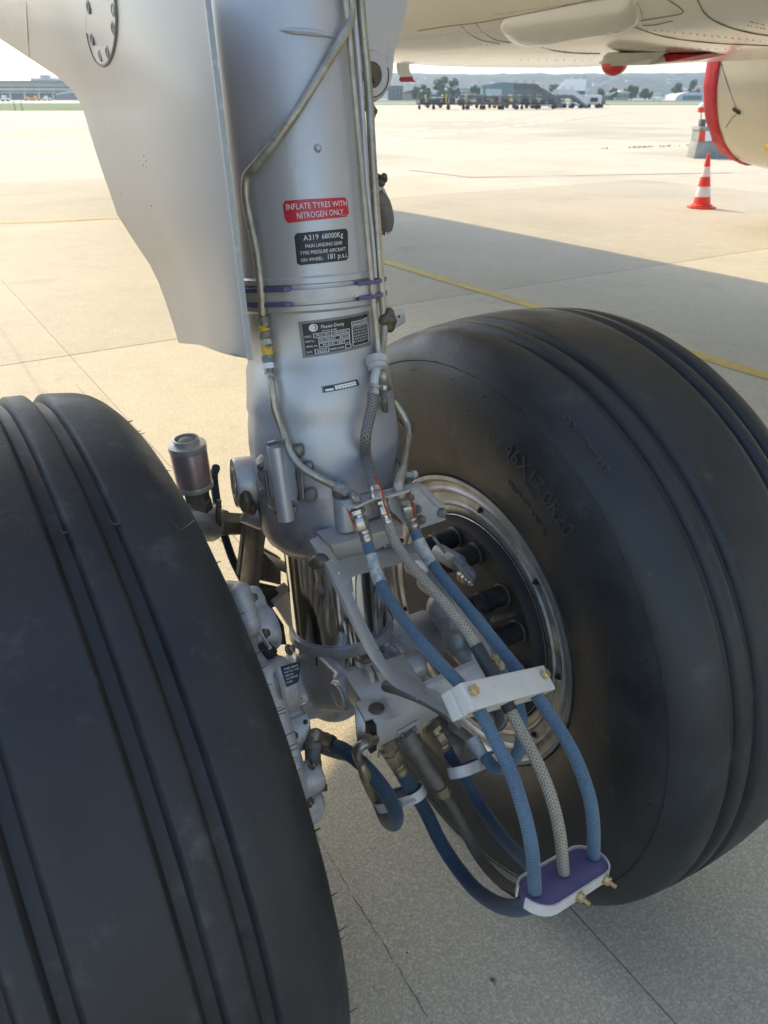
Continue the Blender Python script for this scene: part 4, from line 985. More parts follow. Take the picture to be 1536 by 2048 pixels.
pb_ = [SL_(528 + (y - 630) * 12 / 115, y, .011) for y in range(630, 748, 9)]
mb = MB(); mb.tube(pb_, 10.0 * depth(pb_[0]) / FPX, 14, 6); mb.build('pipe_joint', M['steel'], pipeA)
for (y0, y1, mm) in ((636, 646, 'gunmetal'), (650, 662, 'yellow'), (664, 676, 'gunmetal'), (679, 690, 'sleeve'), (690, 710, 'yellow'), (711, 722, 'teal'), (726, 737, 'white')):
    f = lambda y: SL_(528 + (y - 630) * 12 / 115, y, .011)
    mb = MB(); mb.tube([f(y0 + (y1 - y0) * k / 3) for k in range(4)], 11.2 * depth(f(y0)) / FPX, 16, 1, caps=True); mb.build('pipe_marker', M[mm], pipeA)
mb = MB(); q = SL_(537.5, 694, .011); mb.lathe(q + (CAM - q).normalized() * .0088, CAM - q, [(0, .0026), (.0003, 0)], 14); mb.build('marker_dot', M['teal'], pipeA)
pc_ = [SL_(540, 744, .011), SL_(545, 775, .012), SL_(552, 815, .012), SL_(562, 850, .012), SL_(572, 880, .013), SL_(584, 910, .016), SL_(604, 934, .020), SL_(632, 952, .022), SL_(668, 970, .02), SL_(700, 985, .02), B(712, 996, .165), B(715, 1012, .168)]
pipe('brake_pipe', pc_, 8.4, M['pipe'])
mb = MB(); mb.tube([SL_(668, 968, .02), SL_(685, 978, .02), SL_(694, 982, .02)], 11 * depth(SL_(680, 975)) / FPX, 12, 3); mb.build('label_sleeve', M['sleeve'], leg)
# vertical runs at the right edge
for nm, pts, r, m, lf in (('cream_pipe', [(682, -70), (690, 20), (705, 150), (717, 300), (734, 480), (743, 575), (751, 650), (756, 712)], 6, 'pipe_light', .006),
                          ('return_pipe', [(716, -70), (722, 20), (735, 170), (744, 330), (755, 500), (762, 580), (767, 650), (761, 712)], 8.5, 'pipe', .006),
                          ('grey_conduit', [(701, -70), (708, 30), (721, 210), (732, 360), (743, 480), (750, 556)], 5, 'silver', .002),
                          ('supply_pipe', [(727, -70), (734, 60), (747, 250), (756, 400), (764, 560)], 5, 'pipe', .004)):
    P = [SL_(x, y, lf + .004) for x, y in pts]; pipe(nm, P, r, M[m])
# union nut and split
un0, un1 = SL_(752, 712, .014), SL_(755, 740, .016)
mb = MB(); mb.lathe(un0, un1 - un0, [(0, .012), (.002, .0165), (.012, .0165), (.013, .0145), (.019, .0145), (.021, .011)], 20); mb.build('union_nut', M['white_metal'], leg)
pipe('tee_pipe', [SL_(752, 735, .016), SL_(748, 755, .018), SL_(746, 778, .02)], 9, M['white_metal'])
pipe('tee_pipe', [SL_(759, 735, .012), SL_(764, 755, .012), SL_(765, 775, .012)], 6, M['white_metal'])
pipe('brake_pipe', [SL_(760, 735, .014), SL_(766, 760, .02), B(780, 787, .0), B(806, 830, .01), B(816, 852, .02), B(818, 878, .04), B(812, 915, .09), B(806, 945, .125), B(802, 960, .145)], 8, M['pipe'])
mb = MB(); mb.tube([B(806, 942, .13), B(800, 958, .15), B(797, 975, .165), B(803, 993, .168)], [.0062, .0072, .0075, .008], 14, 4); mb.build('elbow_fitting', M['pipe_light'], leg)
mb = MB(); mb.cyl(B(805, 948, .13), B(824, 950, .12), .0042, 12); mb.hexbolt(B(824, 950, .12), A, .006, .008); mb.build('clip_bolt', M['white_metal'], leg)
# -- placards
def placard(name, cor, m, lines, lm, parent=leg, border=None, chamfer=0):
    """cor: tl, tr, br, bl pixels; text boxes in 0..1 coordinates"""
    ts = [CYpx(x, y) for x, y in cor]
    def fn(lift):
        def g(u, v):                         # v up
            a, b, c, d = ts[3], ts[2], ts[1], ts[0]
            th = (a[0] * (1 - u) + b[0] * u) * (1 - v) + (d[0] * (1 - u) + c[0] * u) * v
            s_ = (a[1] * (1 - u) + b[1] * u) * (1 - v) + (d[1] * (1 - u) + c[1] * u) * v
            return CY(th, s_, lift)
        return g
    mb = MB(); cx, cy = chamfer
    cols = [(0, cy)] + ([(cx, 0)] if cx else []) + [(.1 + .8 * k / 10, 0) for k in range(11)] + ([(1 - cx, 0)] if cx else []) + [(1, cy)]
    vs = []; g = fn(.0006); n = len(cols); K = 8
    for u, iv in cols: vs += [g(u, iv + (1 - 2 * iv) * k / K) for k in range(K + 1)]
    mb.add(vs, [(a * (K + 1) + k, (a + 1) * (K + 1) + k, (a + 1) * (K + 1) + k + 1, a * (K + 1) + k + 1) for a in range(n - 1) for k in range(K)])
    pl = sub(mb.build(name, M[border or m], parent, smooth_=60), parent)
    if border:
        mb = MB(); quadmap(mb, .045, .075, .955, .925, fn(.0011), 8, 12); mb.build('plate_face', M[m], pl)
    for item in lines:
        mb = MB()
        if item[0] == 'box':
            _, u0, v0, u1, v1 = item; w_ = .008
            for a in ((u0, v0, u1, v0 + w_ * 1.6), (u0, v1 - w_ * 1.6, u1, v1), (u0, v0, u0 + w_, v1), (u1 - w_, v0, u1, v1)): quadmap(mb, *a, fn(.0018), 3, 6)
            mb.build('frame_line', M[lm], pl, smooth_=0)
        elif item[0] == 'fill':
            _, u0, v0, u1, v1, mm = item; quadmap(mb, u0, v0, u1, v1, fn(.0017), 2, 4); mb.build('print_block', M[mm], pl, smooth_=0)
        elif item[0] == 'disc':
            _, u, v, ru, rv_, mm, lf = item; g = fn(lf); mb.add([g(u + ru * math.cos(2 * math.pi * k / 24), v + rv_ * math.sin(2 * math.pi * k / 24)) for k in range(24)], [tuple(range(24))]); mb.build('logo', M[mm], pl, smooth_=0)
        else:
            s_, u0, v0, u1, v1 = item; textmap(mb, s_, u0, u1, v0, v1, fn(.0019)); mb.build('lettering', M[lm], pl, smooth_=0)
    return pl
placard('warning_sticker', [(566, 402), (692, 395), (697, 433), (572, 447)], 'red',
        [('INFLATE TYRES WITH', .05, .57, .965, .85), ('NITROGEN ONLY', .185, .14, .89, .43), ('ST 32 110 000', .83, .07, .97, .105)], 'white', chamfer=(.045, .16))
placard('tyre_pressure_sticker', [(589, 467), (692, 457), (694, 520), (595, 531)], 'plate_black',
        [('A319', .155, .75, .42, .92), ('68000Kg', .48, .75, .88, .92), ('MAIN LANDING GEAR', .18, .52, .86, .635), ('TYRE PRESSURE AIRCRAFT', .07, .315, .935, .43), ('ON WHEEL:', .075, .10, .485, .21), ('181 p.s.i.', .57, .10, .965, .27)], 'white', chamfer=(.05, .08))
placard('maker_plate', [(597, 643), (735, 621), (739, 690), (606, 716)], 'plate_black',
        [('disc', .175, .795, .055, .105, 'white', .0017), ('disc', .185, .80, .03, .065, 'plate_black', .0020), ('disc', .168, .80, .034, .06, 'white', .0023), ('Messier-Dowty', .27, .75, .56, .85), ('snecma group', .275, .665, .46, .715), ('No 6', .88, .80, .945, .85),
         ('DESC', .06, .545, .14, .60), ('box', .165, .515, .63, .635), ('MLG LEG & DRESSING', .20, .545, .60, .61),
         ('PART No', .06, .41, .17, .465), ('box', .22, .375, .50, .495), ('201585001', .24, .405, .43, .465), ('box', .515, .375, .63, .495), ('C010', .53, .405, .615, .465),
         ('SERIAL No', .06, .275, .20, .33), ('box', .22, .24, .63, .355), ('M-DG 1857', .27, .265, .56, .33),
         ('DATE', .06, .12, .13, .175), ('box', .16, .085, .34, .205), ('08/03', .19, .11, .31, .175), ('INSPECTION', .355, .115, .535, .175), ('box', .555, .085, .64, .205),
         ('box', .665, .70, .935, .80), ('MODIFICATION RECORD', .685, .725, .915, .775), ('box', .665, .10, .95, .68),
         ('1 2 6 1 A H 2 3 O U 2 0 1', .675, .60, .94, .655), ('3 5 4 0 3 4 2 3 6 7', .675, .52, .94, .575), ('2 0 2 5 6 4 0 2 4 3 7', .675, .44, .94, .495), ('4 3 2 0 2 0 4 5 5 0 7', .675, .36, .94, .415), ('5 2 0 7 2 4 4 2 5 2', .675, .28, .94, .335), ('H1 4 2 4 5 4 4 1 4 2', .675, .20, .94, .255)], 'white', border='plate_grey', chamfer=(0, 0))
placard('charge_plate', [(642, 772), (713, 757), (717, 770), (645, 786)], 'plate_black',
        [('fill', .08, .2, .29, .52, 'white')] + [('fill', .08 + .083 * k, .2, .155 + .083 * k, .5, 'white') for k in range(3, 10)] + [('fill', .08 + .083 * k, .53, .155 + .083 * k, .8, 'white') for k in range(3, 10)], 'white', border='plate_grey', chamfer=(0, 0))
# -- guard bracket on the lower cylinder
def Sg(x, y, l): return SU(x, y, l)
gp0 = SU(568, 950, .010); gq = gp0 - AX0; gn = (gq - AXD * gq.dot(AXD)).normalized()
def BG(x, y, o=0):
    d = ray(x, y); return CAM + d * ((gp0 + gn * o - CAM).dot(gn) / d.dot(gn))
mb = MB(); mb.prism([BG(*p) for p in ((537, 893), (568, 889), (587, 908), (601, 925), (606, 998), (594, 1003), (552, 998), (527, 985), (528, 912))], gn * -.004); gb = sub(mb.build('guard_bracket', M['silver'], leg, bevel=.001), leg)
mb = MB(); c0, c1 = BG(551, 893, .001), BG(573, 1040, .001); mb.tube([c0, c0 + (c1 - c0) * .5, c1], [.0125, .0125, .0125], 20, 4); mb.build('trough', M['silver'], gb)
mb = MB(); mb.tube([BG(538, 888, .004), BG(555, 884, .006), BG(571, 884, .006)], .004, 8, 3); mb.build('top_clip', M['linkdirty'], gb)
for pts in ([(594, 928), (596, 950), (600, 985), (599, 1000)], [(529, 940), (533, 970), (536, 992)]):
    mb = MB(); mb.tube([BG(x, y, .003) for x, y in pts], [.0028, .004, .003, .004], 8, 4); mb.build('sealant_bead', M['grease'], gb)
for (x, y, r) in ((615, 936, .011), (596, 902, .011), (621, 990, .012), (526, 932, .009), (527, 984, .008), (588, 1021, .007), (555, 1021, .006), (680, 986, .013)):
    mb = MB(); q = SU(x, y, .004); mb.ball(q, r, 12, (1, .8, 1)); mb.ball(q + V((.004, 0, .006)), r * .6, 10); mb.build('sealant_blob', M['sealant'] if y > 960 else M['linkdirty'], leg, remesh=.0022)
# -- torque link and damper behind the leg
def BT(x, y): return B(x, y, -.17)
mb = MB()
for a, b, wd in (((514, 1045), (497, 1180), .010), ((497, 1178), (585, 1196), .010), ((540, 1120), (582, 1140), .006)):
    p, q = BT(*a), BT(*b); d = (q - p).normalized(); n = d.cross(F).normalized(); mb.box((p + q) / 2, (q - p) / 2 + d * .006, n * wd * .6, F * .03)
mb.build('torque_link_frame', M['linkdirty'], leg, bevel=.003)
mb = MB(); mb.prism([BT(*p) + F * .05 for p in ((512, 1060), (498, 1176), (584, 1194), (584, 1140), (545, 1118))], F * .012); mb.build('torque_link_web', M['linkdirty'], leg)
mb = MB(); mb.prism([B(*p, -.12) for p in ((545, 1206), (582, 1178), (586, 1265), (566, 1232))], F * .03); mb.build('torque_link_arm', M['alu'], leg, bevel=.003)
mb = MB(); mb.prism([B(*p, -.13) for p in ((520, 1198), (583, 1180), (583, 1196), (545, 1216), (568, 1250), (574, 1290), (560, 1290), (540, 1230))], F * .02); mb.build('dark_link_gap', M['black'], leg, bevel=.002)  # black strip standing in for the dark gap between link frame and arm
RD = -.30
da, db = B(352, 1040, RD), B(437, 1046, RD); dd = (db - da).normalized()
mb = MB(); mb.lathe(da, dd, [(-.10, .033), (0, .037), (.02, .0385), (.075, .0375), (.083, .033), (.084, .028)], 32); dmp = sub(mb.build('damper_body', M['silver_dirty'], leg), leg)
mb = MB(); mb.lathe(da, dd, [(.083, .03), (.10, .027), (.102, .024), (.13, .024), (.135, .018), (.165, .017)], 6); mb.build('damper_neck', M['linkdirty'], dmp)
mb = MB(); mb.tube([B(438, 1000, RD + .03), B(436, 1030, RD + .035), B(440, 1060, RD + .03)], .005, 8, 4); mb.build('sealant_bead', M['grease'], dmp)
ca, cb = B(373, 884, RD), B(396, 1003, RD); cdv = (cb - ca).normalized(); LT = (cb - ca).length
mb = MB(); mb.lathe(ca, cdv, [(.012, .031), (.017, .0335), (.084, .0325), (.085, .030)], 40); mb.build('reservoir_band', M['copper'], dmp)
mb = MB(); mb.lathe(ca, cdv, [(.002, .020), (.004, .034), (.014, .0345), (.016, .033)], 40); mb.build('reservoir_cap', M['alu'], dmp); mb = MB(); mb.lathe(ca, cdv, [(.083, .0335), (.086, .0345), (.093, .0335), (.096, .024)], 40); mb.build('reservoir_base_ring', M['alu'], dmp); mb = MB(); mb.lathe(ca, cdv, [(.006, .0235), (-.007, .023), (-.008, .0205), (.002, .0195)], 36); mb.build('filler_rim', M['alu'], dmp)
mb = MB(); mb.ball(ca + cdv * .001 + V((0, 0, 0)), .018, 14, (1, 1, .5)); mb.cyl(ca + cdv * .0, ca - cdv * .006, .006, 8); mb.build('filler_plug', M['sealant'], dmp)
mb = MB(); mb.lathe(ca, cdv, [(.095, .025), (.118, .023), (.12, .026), (.14, .026)], 8); mb.build('reservoir_neck', M['linkdirty'], dmp)
# -- piston, gland ring and axle fork
sp0, sp1 = s_at(1050), s_at(1285); rp = 99.5 * depth(AX0 + AXD * s_at(1180)) / FPX * .985
mb = MB(); mb.lathe(AX0, AXD, [(sp0, rp), (sp1, rp)], 72, up=AXU); mb.build('chrome_piston', M['chrome'], leg)
mb = MB(); mb.lathe(AX0, AXD, [(s_at(1060), rp + .012), (s_at(1076), rp + .010), (s_at(1080), rp + .006), (s_at(1082), rp + .001)], 60, up=AXU, caps=False); mb.build('gland_nut', M['silver_dirty'], leg)
sr = s_at(1246); PB = AX0 + AXD * sr
mb = MB(); mb.lathe(AX0, AXD, [(sr, rp + .0005), (sr, rp + .006), (sr + .014, rp + .0075), (sr + .02, rp + .003)], 72, up=AXU, caps=False); mb.build('piston_collar', M['fork'], leg)
axc = MID
mb = MB()
mb.lathe(AX0, AXD, [(sr + .012, rp * .99), (sr + .03, rp * .97), (sr + .05, rp * .98), (sr + .075, rp * 1.08), (sr + .10, rp * 1.12), (sr + .13, rp * .95)], 48, up=AXU)
mb.lathe(axc, A, [(-.21, .046), (-.12, .050), (-.06, .062), (0, .072), (.06, .062), (.12, .052), (.23, .048)], 40)
mb.ball(axc - Z * .045 - F * .01, .05, 20, (1.1, 1.1, .8))
for lat, px, py in ((-.044, 700, 1382), (.083, 822, 1334)):
    e = L(px, py, lat); el_, ef_, ez_ = toac(e); er = -ef_
    prof_ = [(er + .027, ez_), (er + .022, ez_ + .016), (er + .004, ez_ + .024), (er - .03, ez_ + .022), (er - .09, ez_ + .015), (er - .09, ez_ - .06), (er - .03, ez_ - .045), (er + .014, ez_ - .024)]
    mb.prism([AC(el_ - .013, -r_, z_) for r_, z_ in prof_], A * .026)
    mb.cyl(e - A * .024, e + A * .020, .0275, 24)
mb.build('axle_fork', M['fork'], leg, remesh=.0035, it=26)
for lat, px, py in ((-.044, 700, 1382), (.083, 822, 1334)):
    e = L(px, py, lat)
    lg = sub(MB().lathe(e, -A, [(-.018, .0235), (.0235, .0235), (.0255, .022), (.0255, .016), (.010, .0155)], 32, caps=False).build('fork_lug_bushing', M['alu'], leg), leg)
    MB().lathe(e, -A, [(.0215, .0158), (.0215, 0)], 24, caps=False).build('bore', M['black'], lg)
MB().lathe(axc, A, [(-.45, .044), (.45, .044)], 32).build('axle', M['fork'], leg)
mb = MB(); q0, q1 = L(657, 1330, -.045), L(670, 1376, -.045); mb.box((q0 + q1) / 2, (q1 - q0) / 2, A * .004, F * .006); mb.build('data_strip', M['black'], leg, bevel=.001)
# -- mount box, fitting bracket, hose frame
rM = .125
mb = MB(); mb.prism([B(663, 1092, rM), B(766, 1062, rM - .0), B(806, 1050, rM), B(806, 1072, rM), B(770, 1092, rM), B(700, 1118, rM), B(672, 1118, rM)], F * .05); mb.build('mount_block', M['alu'], leg, bevel=.0012)
mb = MB(); mb.prism([B(690, 1056, .09), B(802, 1020, .09), B(806, 1056, .09), B(690, 1092, .09)], F * .05); mb.build('mount_block_rear', M['linkdirty'], leg, bevel=.002)
mb = MB(); mb.lathe(SU(688, 1000, .012), AXD, [(-.004, .014), (.0, .0155), (.046, .0155), (.048, .012)], 20); mb.build('pivot_boss', M['silver'], leg)
rQ = .155
mb = MB(); mb.prism([B(x, y, rQ) for x, y in ((772, 982), (838, 969), (880, 1008), (892, 1040), (838, 1058), (812, 1052), (792, 1030), (778, 1018))], F * .003); fb = sub(mb.build('fitting_bracket', M['white_metal'], leg, bevel=.0008), leg)
mb = MB(); mb.tube([B(838, 969, rQ + .002), B(860, 990, rQ + .002), B(878, 1008, rQ + .004), B(888, 1012, rQ + .004)], [.003, .0045, .0045, .003], 4, 2); mb.build('bent_flange', M['white_metal'], fb)
tA, tB, tC, tD = B(690, 1010, rQ + .012), B(842, 970, rQ + .008), B(833, 960, rQ - .03), B(676, 1000, rQ - .03)
mb = MB(); mb.prism([B(688, 1010, rQ + .016), B(712, 1013, rQ + .03), B(752, 994, rQ + .03), B(776, 992, rQ + .022), B(812, 982, rQ + .03), B(842, 970, rQ + .016), B(836, 962, rQ - .03), B(680, 1003, rQ - .03)], Z * -.0035); mb.build('top_flange', M['white_metal'], fb)
for x, y, r in ((884, 1026, .0085), (835, 1019, .0075), (842, 1040, .0085)):
    mb = MB(); q = B(x, y, rQ + .004); mb.ball(q, r, 12, (1, .7, 1)); mb.ball(q + V((.003, -.003, .003)), r * .6); mb.build('sealant_dab', M['sealant'], fb, remesh=.0018)
# frame: rounded quadrilateral window bar swept in a tilted plane, lat ~0
def rF(y): return .13 + (y - 1090) / (1420 - 1090) * .27
def BF(x, y, o=0): return B(x, y, rF(y) + o)
loop = [(664, 1112), (690, 1172), (722, 1240), (752, 1300), (776, 1345), (800, 1368), (840, 1388), (896, 1422)]
def bar(pts, wx, thick, name, m, parent=leg, inward=F * .02):
    """flat bar: pixel centreline, width in pixels sideways, depth `inward`"""
    mb = MB(); P = smooth([V((x, y, 0)) for x, y in pts], 4); vs = []
    for i, p in enumerate(P):
        d = (P[min(i + 1, len(P) - 1)] - P[max(i - 1, 0)]).normalized(); n = V((-d.y, d.x, 0)) * wx / 2
        a, b = BF((p + n).x, (p + n).y), BF((p - n).x, (p - n).y); vs += [a, b, b + inward, a + inward]
    m_ = len(P); mb.add(vs, [(k * 4 + i, k * 4 + (i + 1) % 4, k * 4 + 4 + (i + 1) % 4, k * 4 + 4 + i) for k in range(m_ - 1) for i in range(4)] + [(0, 1, 2, 3), (m_ * 4 - 1, m_ * 4 - 2, m_ * 4 - 3, m_ * 4 - 4)])
    return mb.build(name, m, parent, bevel=.0004)
hf = sub(bar([(646, 1098), (664, 1130), (690, 1182), (722, 1248), (752, 1306), (774, 1344), (796, 1366), (840, 1388), (900, 1424)], 20, 0, 'hose_frame', M['alu'], leg, F * .028 + Z * .004), leg)
bar([(700, 1186), (694, 1160), (704, 1146), (730, 1138), (790, 1122), (846, 1112), (866, 1122), (884, 1150), (922, 1214), (955, 1270), (972, 1300), (978, 1340)], 16, 0, 'frame_arm', M['alu'], hf, F * .03)
mb = MB(); mb.prism([BF(*p) for p in ((636, 1097), (655, 1092), (690, 1138), (722, 1138), (700, 1158), (694, 1190), (676, 1160))], F * .004 - Z * .002); mb.build('gusset', M['alu'], hf, bevel=.0008)
for x, y in ((664, 1121), (677, 1146)):
    mb = MB(); mb.ball(BF(x, y, .001), .0032, 10, (1, .6, 1)); mb.build('rivet', M['bright_steel'], hf)
mb = MB(); mb.ball(BF(640, 1122, -.01), .012, 12, (1.2, 1, 1)); mb.ball(BF(628, 1126, -.02), .010, 12); mb.ball(BF(650, 1108, -.01), .009); mb.build('sealant_blob', M['grease'], hf, remesh=.0022)
mb = MB(); mb.prism([B(820, 1388, .36), B(955, 1326, .36), B(985, 1350, .36), B(1000, 1372, .40), B(905, 1428, .40), B(866, 1404, .37)], F * .012 - Z * .004); mb.build('tray', M['white_metal'], hf, bevel=.0015)
mb = MB(); mb.prism([B(826, 1372, .335), B(950, 1318, .335), B(962, 1332, .35), B(838, 1390, .35)], F * .004 - Z * .012); mb.build('tray_lip', M['white_metal'], hf, bevel=.0012)
bar([(885, 1415), (904, 1424), (912, 1444), (922, 1454)], 9, 0, 'tray_tongue', M['alu'], hf, F * .03)
# strut rod from clevis to tray
mb = MB(); mb.tube([B(772, 1372, .25), B(800, 1380, .28), B(850, 1400, .31), B(905, 1432, .35)], .0085, 14, 4); mb.build('brace_rod', M['brown_pipe'], hf)
# -- clevis and manifold
mb = MB(); mb.prism([B(712, 1325, .19), B(752, 1312, .19), B(775, 1340, .2), B(742, 1352, .205), B(722, 1344, .2)], -Z * .012); clv = sub(mb.build('clevis', M['alu'], leg, bevel=.0015), leg)
for pts in ([(738, 1348), (748, 1345), (752, 1372), (746, 1404), (738, 1402), (742, 1374)], [(752, 1345), (766, 1346), (778, 1376), (780, 1412), (766, 1424), (764, 1402), (766, 1382)]):
    mb = MB(); mb.prism([B(x, y, .225) for x, y in pts], F * .02 + A * .004); mb.build('clevis_plate', M['alu'], clv, bevel=.0016)
mb = MB(); mb.ball(B(758, 1388, .215), .016, 12); mb.ball(B(732, 1318, .195), .010, 12, (1.3, 1, .5)); mb.ball(B(740, 1412, .225), .012, 12, (1.3, 1.2, .5)); mb.build('sealant_blob', M['grease'], clv)
rB = .285
def BM(x, y, o=0): return B(x, y, rB + o)
front = [BM(753, 1450), BM(874, 1404), BM(878, 1432), BM(757, 1495)]
mb = MB(); mb.prism(front, F * .09 + Z * .028); mnf = sub(mb.build('manifold_block', M['alu'], leg, bevel=.0016), leg)
tpo = BM(753, 1450); tpn = (BM(874, 1404) - tpo).cross(F * .09 + Z * .028).normalized()
if tpn.z < 0: tpn = -tpn
def PT(x, y, lift=.0): d = ray(x, y); return CAM + d * ((tpo + tpn * lift - CAM).dot(tpn) / d.dot(tpn))
fl, fr = PT(711, 1404, .003), PT(731, 1441, .003)
mb = MB(); mb.prism([fl, PT(744, 1394, .003), PT(781, 1413, .003), PT(766, 1430, .003), fr], -tpn * .004); mb.build('foot_plate', M['alu'], mnf, bevel=.0008)
mb = MB(); mb.prism([fl - tpn * .0042, fr - tpn * .0042, BM(738, 1520, .004), BM(716, 1486, .0)], F * .0035); mb.build('manifold_shield', M['alu'], mnf, bevel=.0006)
mb = MB(); mb.ball(PT(752, 1416, .004), .010, 12, (1.3, 1.2, .35)); mb.build('sealant_dab', M['grease'], mnf)
mb = MB(); mb.prism([BM(739, 1454, -.002), BM(752, 1449, -.002), BM(754, 1500, -.002), BM(742, 1508, -.002)], F * .012); mb.build('dark_manifold_gap', M['black'], mnf)  # black filler, stands in for the shade in the gap beside the shield
mb = MB(); mb.prism([BM(795, 1462, .0012), BM(838, 1438, .0012), BM(840, 1462, .0012), BM(798, 1488, .0012)], F * -.002); mb.build('port_plate', M['alu'], mnf, bevel=.0005)
for x, y in ((803, 1469), (827, 1456)): MB().hexbolt(BM(x, y, .003), (-F - Z * .2), .0035, .005, .002).build('port_bolt', M['bronze'], mnf)
mb = MB(); mb.box(BM(812, 1402, -.05), A * .03, F * .012, Z * .010); mb.build('top_lug', M['alu'], mnf, bevel=.0015)
mb = MB(); mb.hexbolt(BM(836, 1426, -.03), Z, .004, .005); mb.build('hex_screw', M['steel'], mnf)
elb = MB(); elb.tube([BM(750, 1478, .0), BM(735, 1484, .012), BM(722, 1492, .014), BM(714, 1504, .012), BM(718, 1522, .008), BM(724, 1534, .006)], [.007, .0085, .0075, .0075, .006, .006], 14, 4); elb.build('elbow_fitting', M['steel'], mnf)
mb = MB(); mb.lathe(BM(727, 1484, .013), (BM(750, 1474, 0) - BM(727, 1484, .013)), [(0, .0105), (.012, .0105), (.013, .009)], 6); mb.build('elbow_nut', M['bronze'], mnf)
mb = MB(); mb.tube([BM(757, 1503, .004), BM(755, 1511, .004), BM(757, 1515, .004), BM(759, 1511, .004), BM(757, 1503, .004)], .0006, 5, 3); mb.build('split_pin', M['steel'], mnf)
# dark shapes behind the manifold: underside brake link
pipe('brake_rod', [B(905, 1450, .26), B(930, 1470, .26), B(955, 1490, .25)], 10, M['cast_dark'])

# ================================================================== WHEELS
TP = [(.150, .292), (.158, .302), (.172, .318), (.190, .348), (.202, .385), (.2085, .425), (.209, .460), (.2055, .495), (.200, .515), (.1965, .5235), (.1985, .5255), (.197, .530), (.188, .5445), (.177, .557), (.166, .5655), (.157, .5695), (.150, .5715)]
def wheel(Cn, grooves, inner_sign, label, cat, hair):
    wt = thing('aircraft_wheel', label, cat, V((Cn.x, Cn.y, 0)), 'main landing gear wheels')
    prof = [(-t_, r) for t_, r in TP]
    crown = lambda t_: .584 - .0125 * (t_ / .15) ** 2
    xs = []; tt = -.145
    gw = .0125
    gs = sorted(grooves); pts = []
    edges = []
    for g in gs: edges += [(g - gw, .0006), (g - gw + .003, .004), (g - gw + .006, .0115), (g, .0128), (g + gw - .006, .0115), (g + gw - .003, .004), (g + gw, .0006)]
    base_ = [-.142, -.128, -.11, -.09, -.07, -.05, -.03, -.015, 0, .015, .03, .05, .07, .09, .11, .128, .142]
    for b in base_:
        if all(abs(b - g) > gw + .004 for g in gs): edges.append((b, 0))
        for g in gs: pass
    for g in gs:
        edges += [(g - gw - .0018, .0004 * 0), (g + gw + .0018, 0)]
    edges.sort()
    prof += [(t_, crown(t_) - dpt) for t_, dpt in edges] + [(t_, r) for t_, r in reversed(TP)]
    n = 220; mb = MB(); vs = []; up = Z
    for t_, r in prof:
        for i in range(n):
            a = 2 * math.pi * i / n; wv = .0006 * mnoise.noise(V((a * 9, t_ * 30, 3)))
            p = Cn + A * t_ + (F * math.cos(a) + Z * math.sin(a)) * (r + wv)
            if p.z < .03:                       # tyre squashed on the apron
                k = (.03 - p.z) / .07; p = p + A * (t_ * .10 * k); p.z = max(.0008, p.z)
            vs.append(p)
    m_ = len(prof)
    mb.add(vs, [(k * n + i, k * n + (i + 1) % n, (k + 1) * n + (i + 1) % n, (k + 1) * n + i) for k in range(m_ - 1) for i in range(n)])
    ty = sub(mb.build('tyre', M['tread'] if inner_sign > 0 else M['tread_r'], wt, smooth_=28), wt)
    # rim, both sides
    for sg in (-1, 1):
        mb = MB(); pr = [(.148, .296), (.157, .3003), (.161, .2995), (.1615, .292), (.158, .2875), (.151, .285), (.149, .279), (.1495, .2735), (.153, .270), (.152, .2665), (.147, .262), (.1455, .246), (.149, .2425), (.148, .2385), (.1435, .235), (.1425, .2225), (.139, .2185), (.13, .2175)]
        mb.lathe(Cn, A * sg, pr, 120, caps=False, up=Z); rm = sub(mb.build('rim', M['rim'], wt), wt)
        for k in range(9):
            a = R(40 * k + 13); p = Cn + A * sg * .146 + (F * math.cos(a) + Z * math.sin(a)) * .254
            mb = MB(); mb.hexbolt(p, A * sg - (F * math.cos(a) + Z * math.sin(a)) * .3, .005, .006, .002); mb.build('rim_bolt', M['black'], rm)
        # heat shield segments and web
        MB().lathe(Cn, A * sg, [(.135, .2172), (.14, .2135), (-.02, .2125)], 96, caps=False, up=Z).build('heat_shield', M['dark'], rm)
        mb = MB(); mb.tube([Cn + A * sg * .1405 + (F * math.cos(R(k)) + Z * math.sin(R(k))) * .2155 for k in range(-60, 241, 4)], .0012, 6, 1); mb.build('shield_lip', M['bright_steel'], rm)
    MB().lathe(Cn, A, [(-.02, .24), (-.02, .06)], 64, caps=False).build('wheel_web', M['dark'], wt)
    # mould spews
    hb_ = MB(); rr = random.Random(3)
    for k in range(hair):
        a = rr.uniform(R(20), R(185)); s_ = -inner_sign
        t_, r_ = rr.choice([(.2015, .508), (.2085, .470), (.2085, .44), (.198, .527)])
        p = Cn + A * inner_sign * t_ + (F * math.cos(a) + Z * math.sin(a)) * r_
        hb_.tube([p - A * inner_sign * .001, p + A * inner_sign * .005 + Z * rr.uniform(-.001, .001), p + A * inner_sign * rr.uniform(.006, .011) + Z * rr.uniform(-.001, .002)], [.0007, .0004], 4, 1)
    struct(hb_.build('mould_hair', M['black'], wt, smooth_=0), 'stuff')
    return wt, ty
C_L = C_R - A * .927
wl, tyl = wheel(C_L, [.0965, .0475, -.062, -.108], 1, 'huge black grooved tyre filling the left foreground, seen on its tread', 'aircraft wheel', 95)
wr, tyr = wheel(C_R, [-.118, -.0765, .0765, .118], -1, 'black aircraft wheel on the right showing its sidewall and open metal rim', 'aircraft wheel', 50)
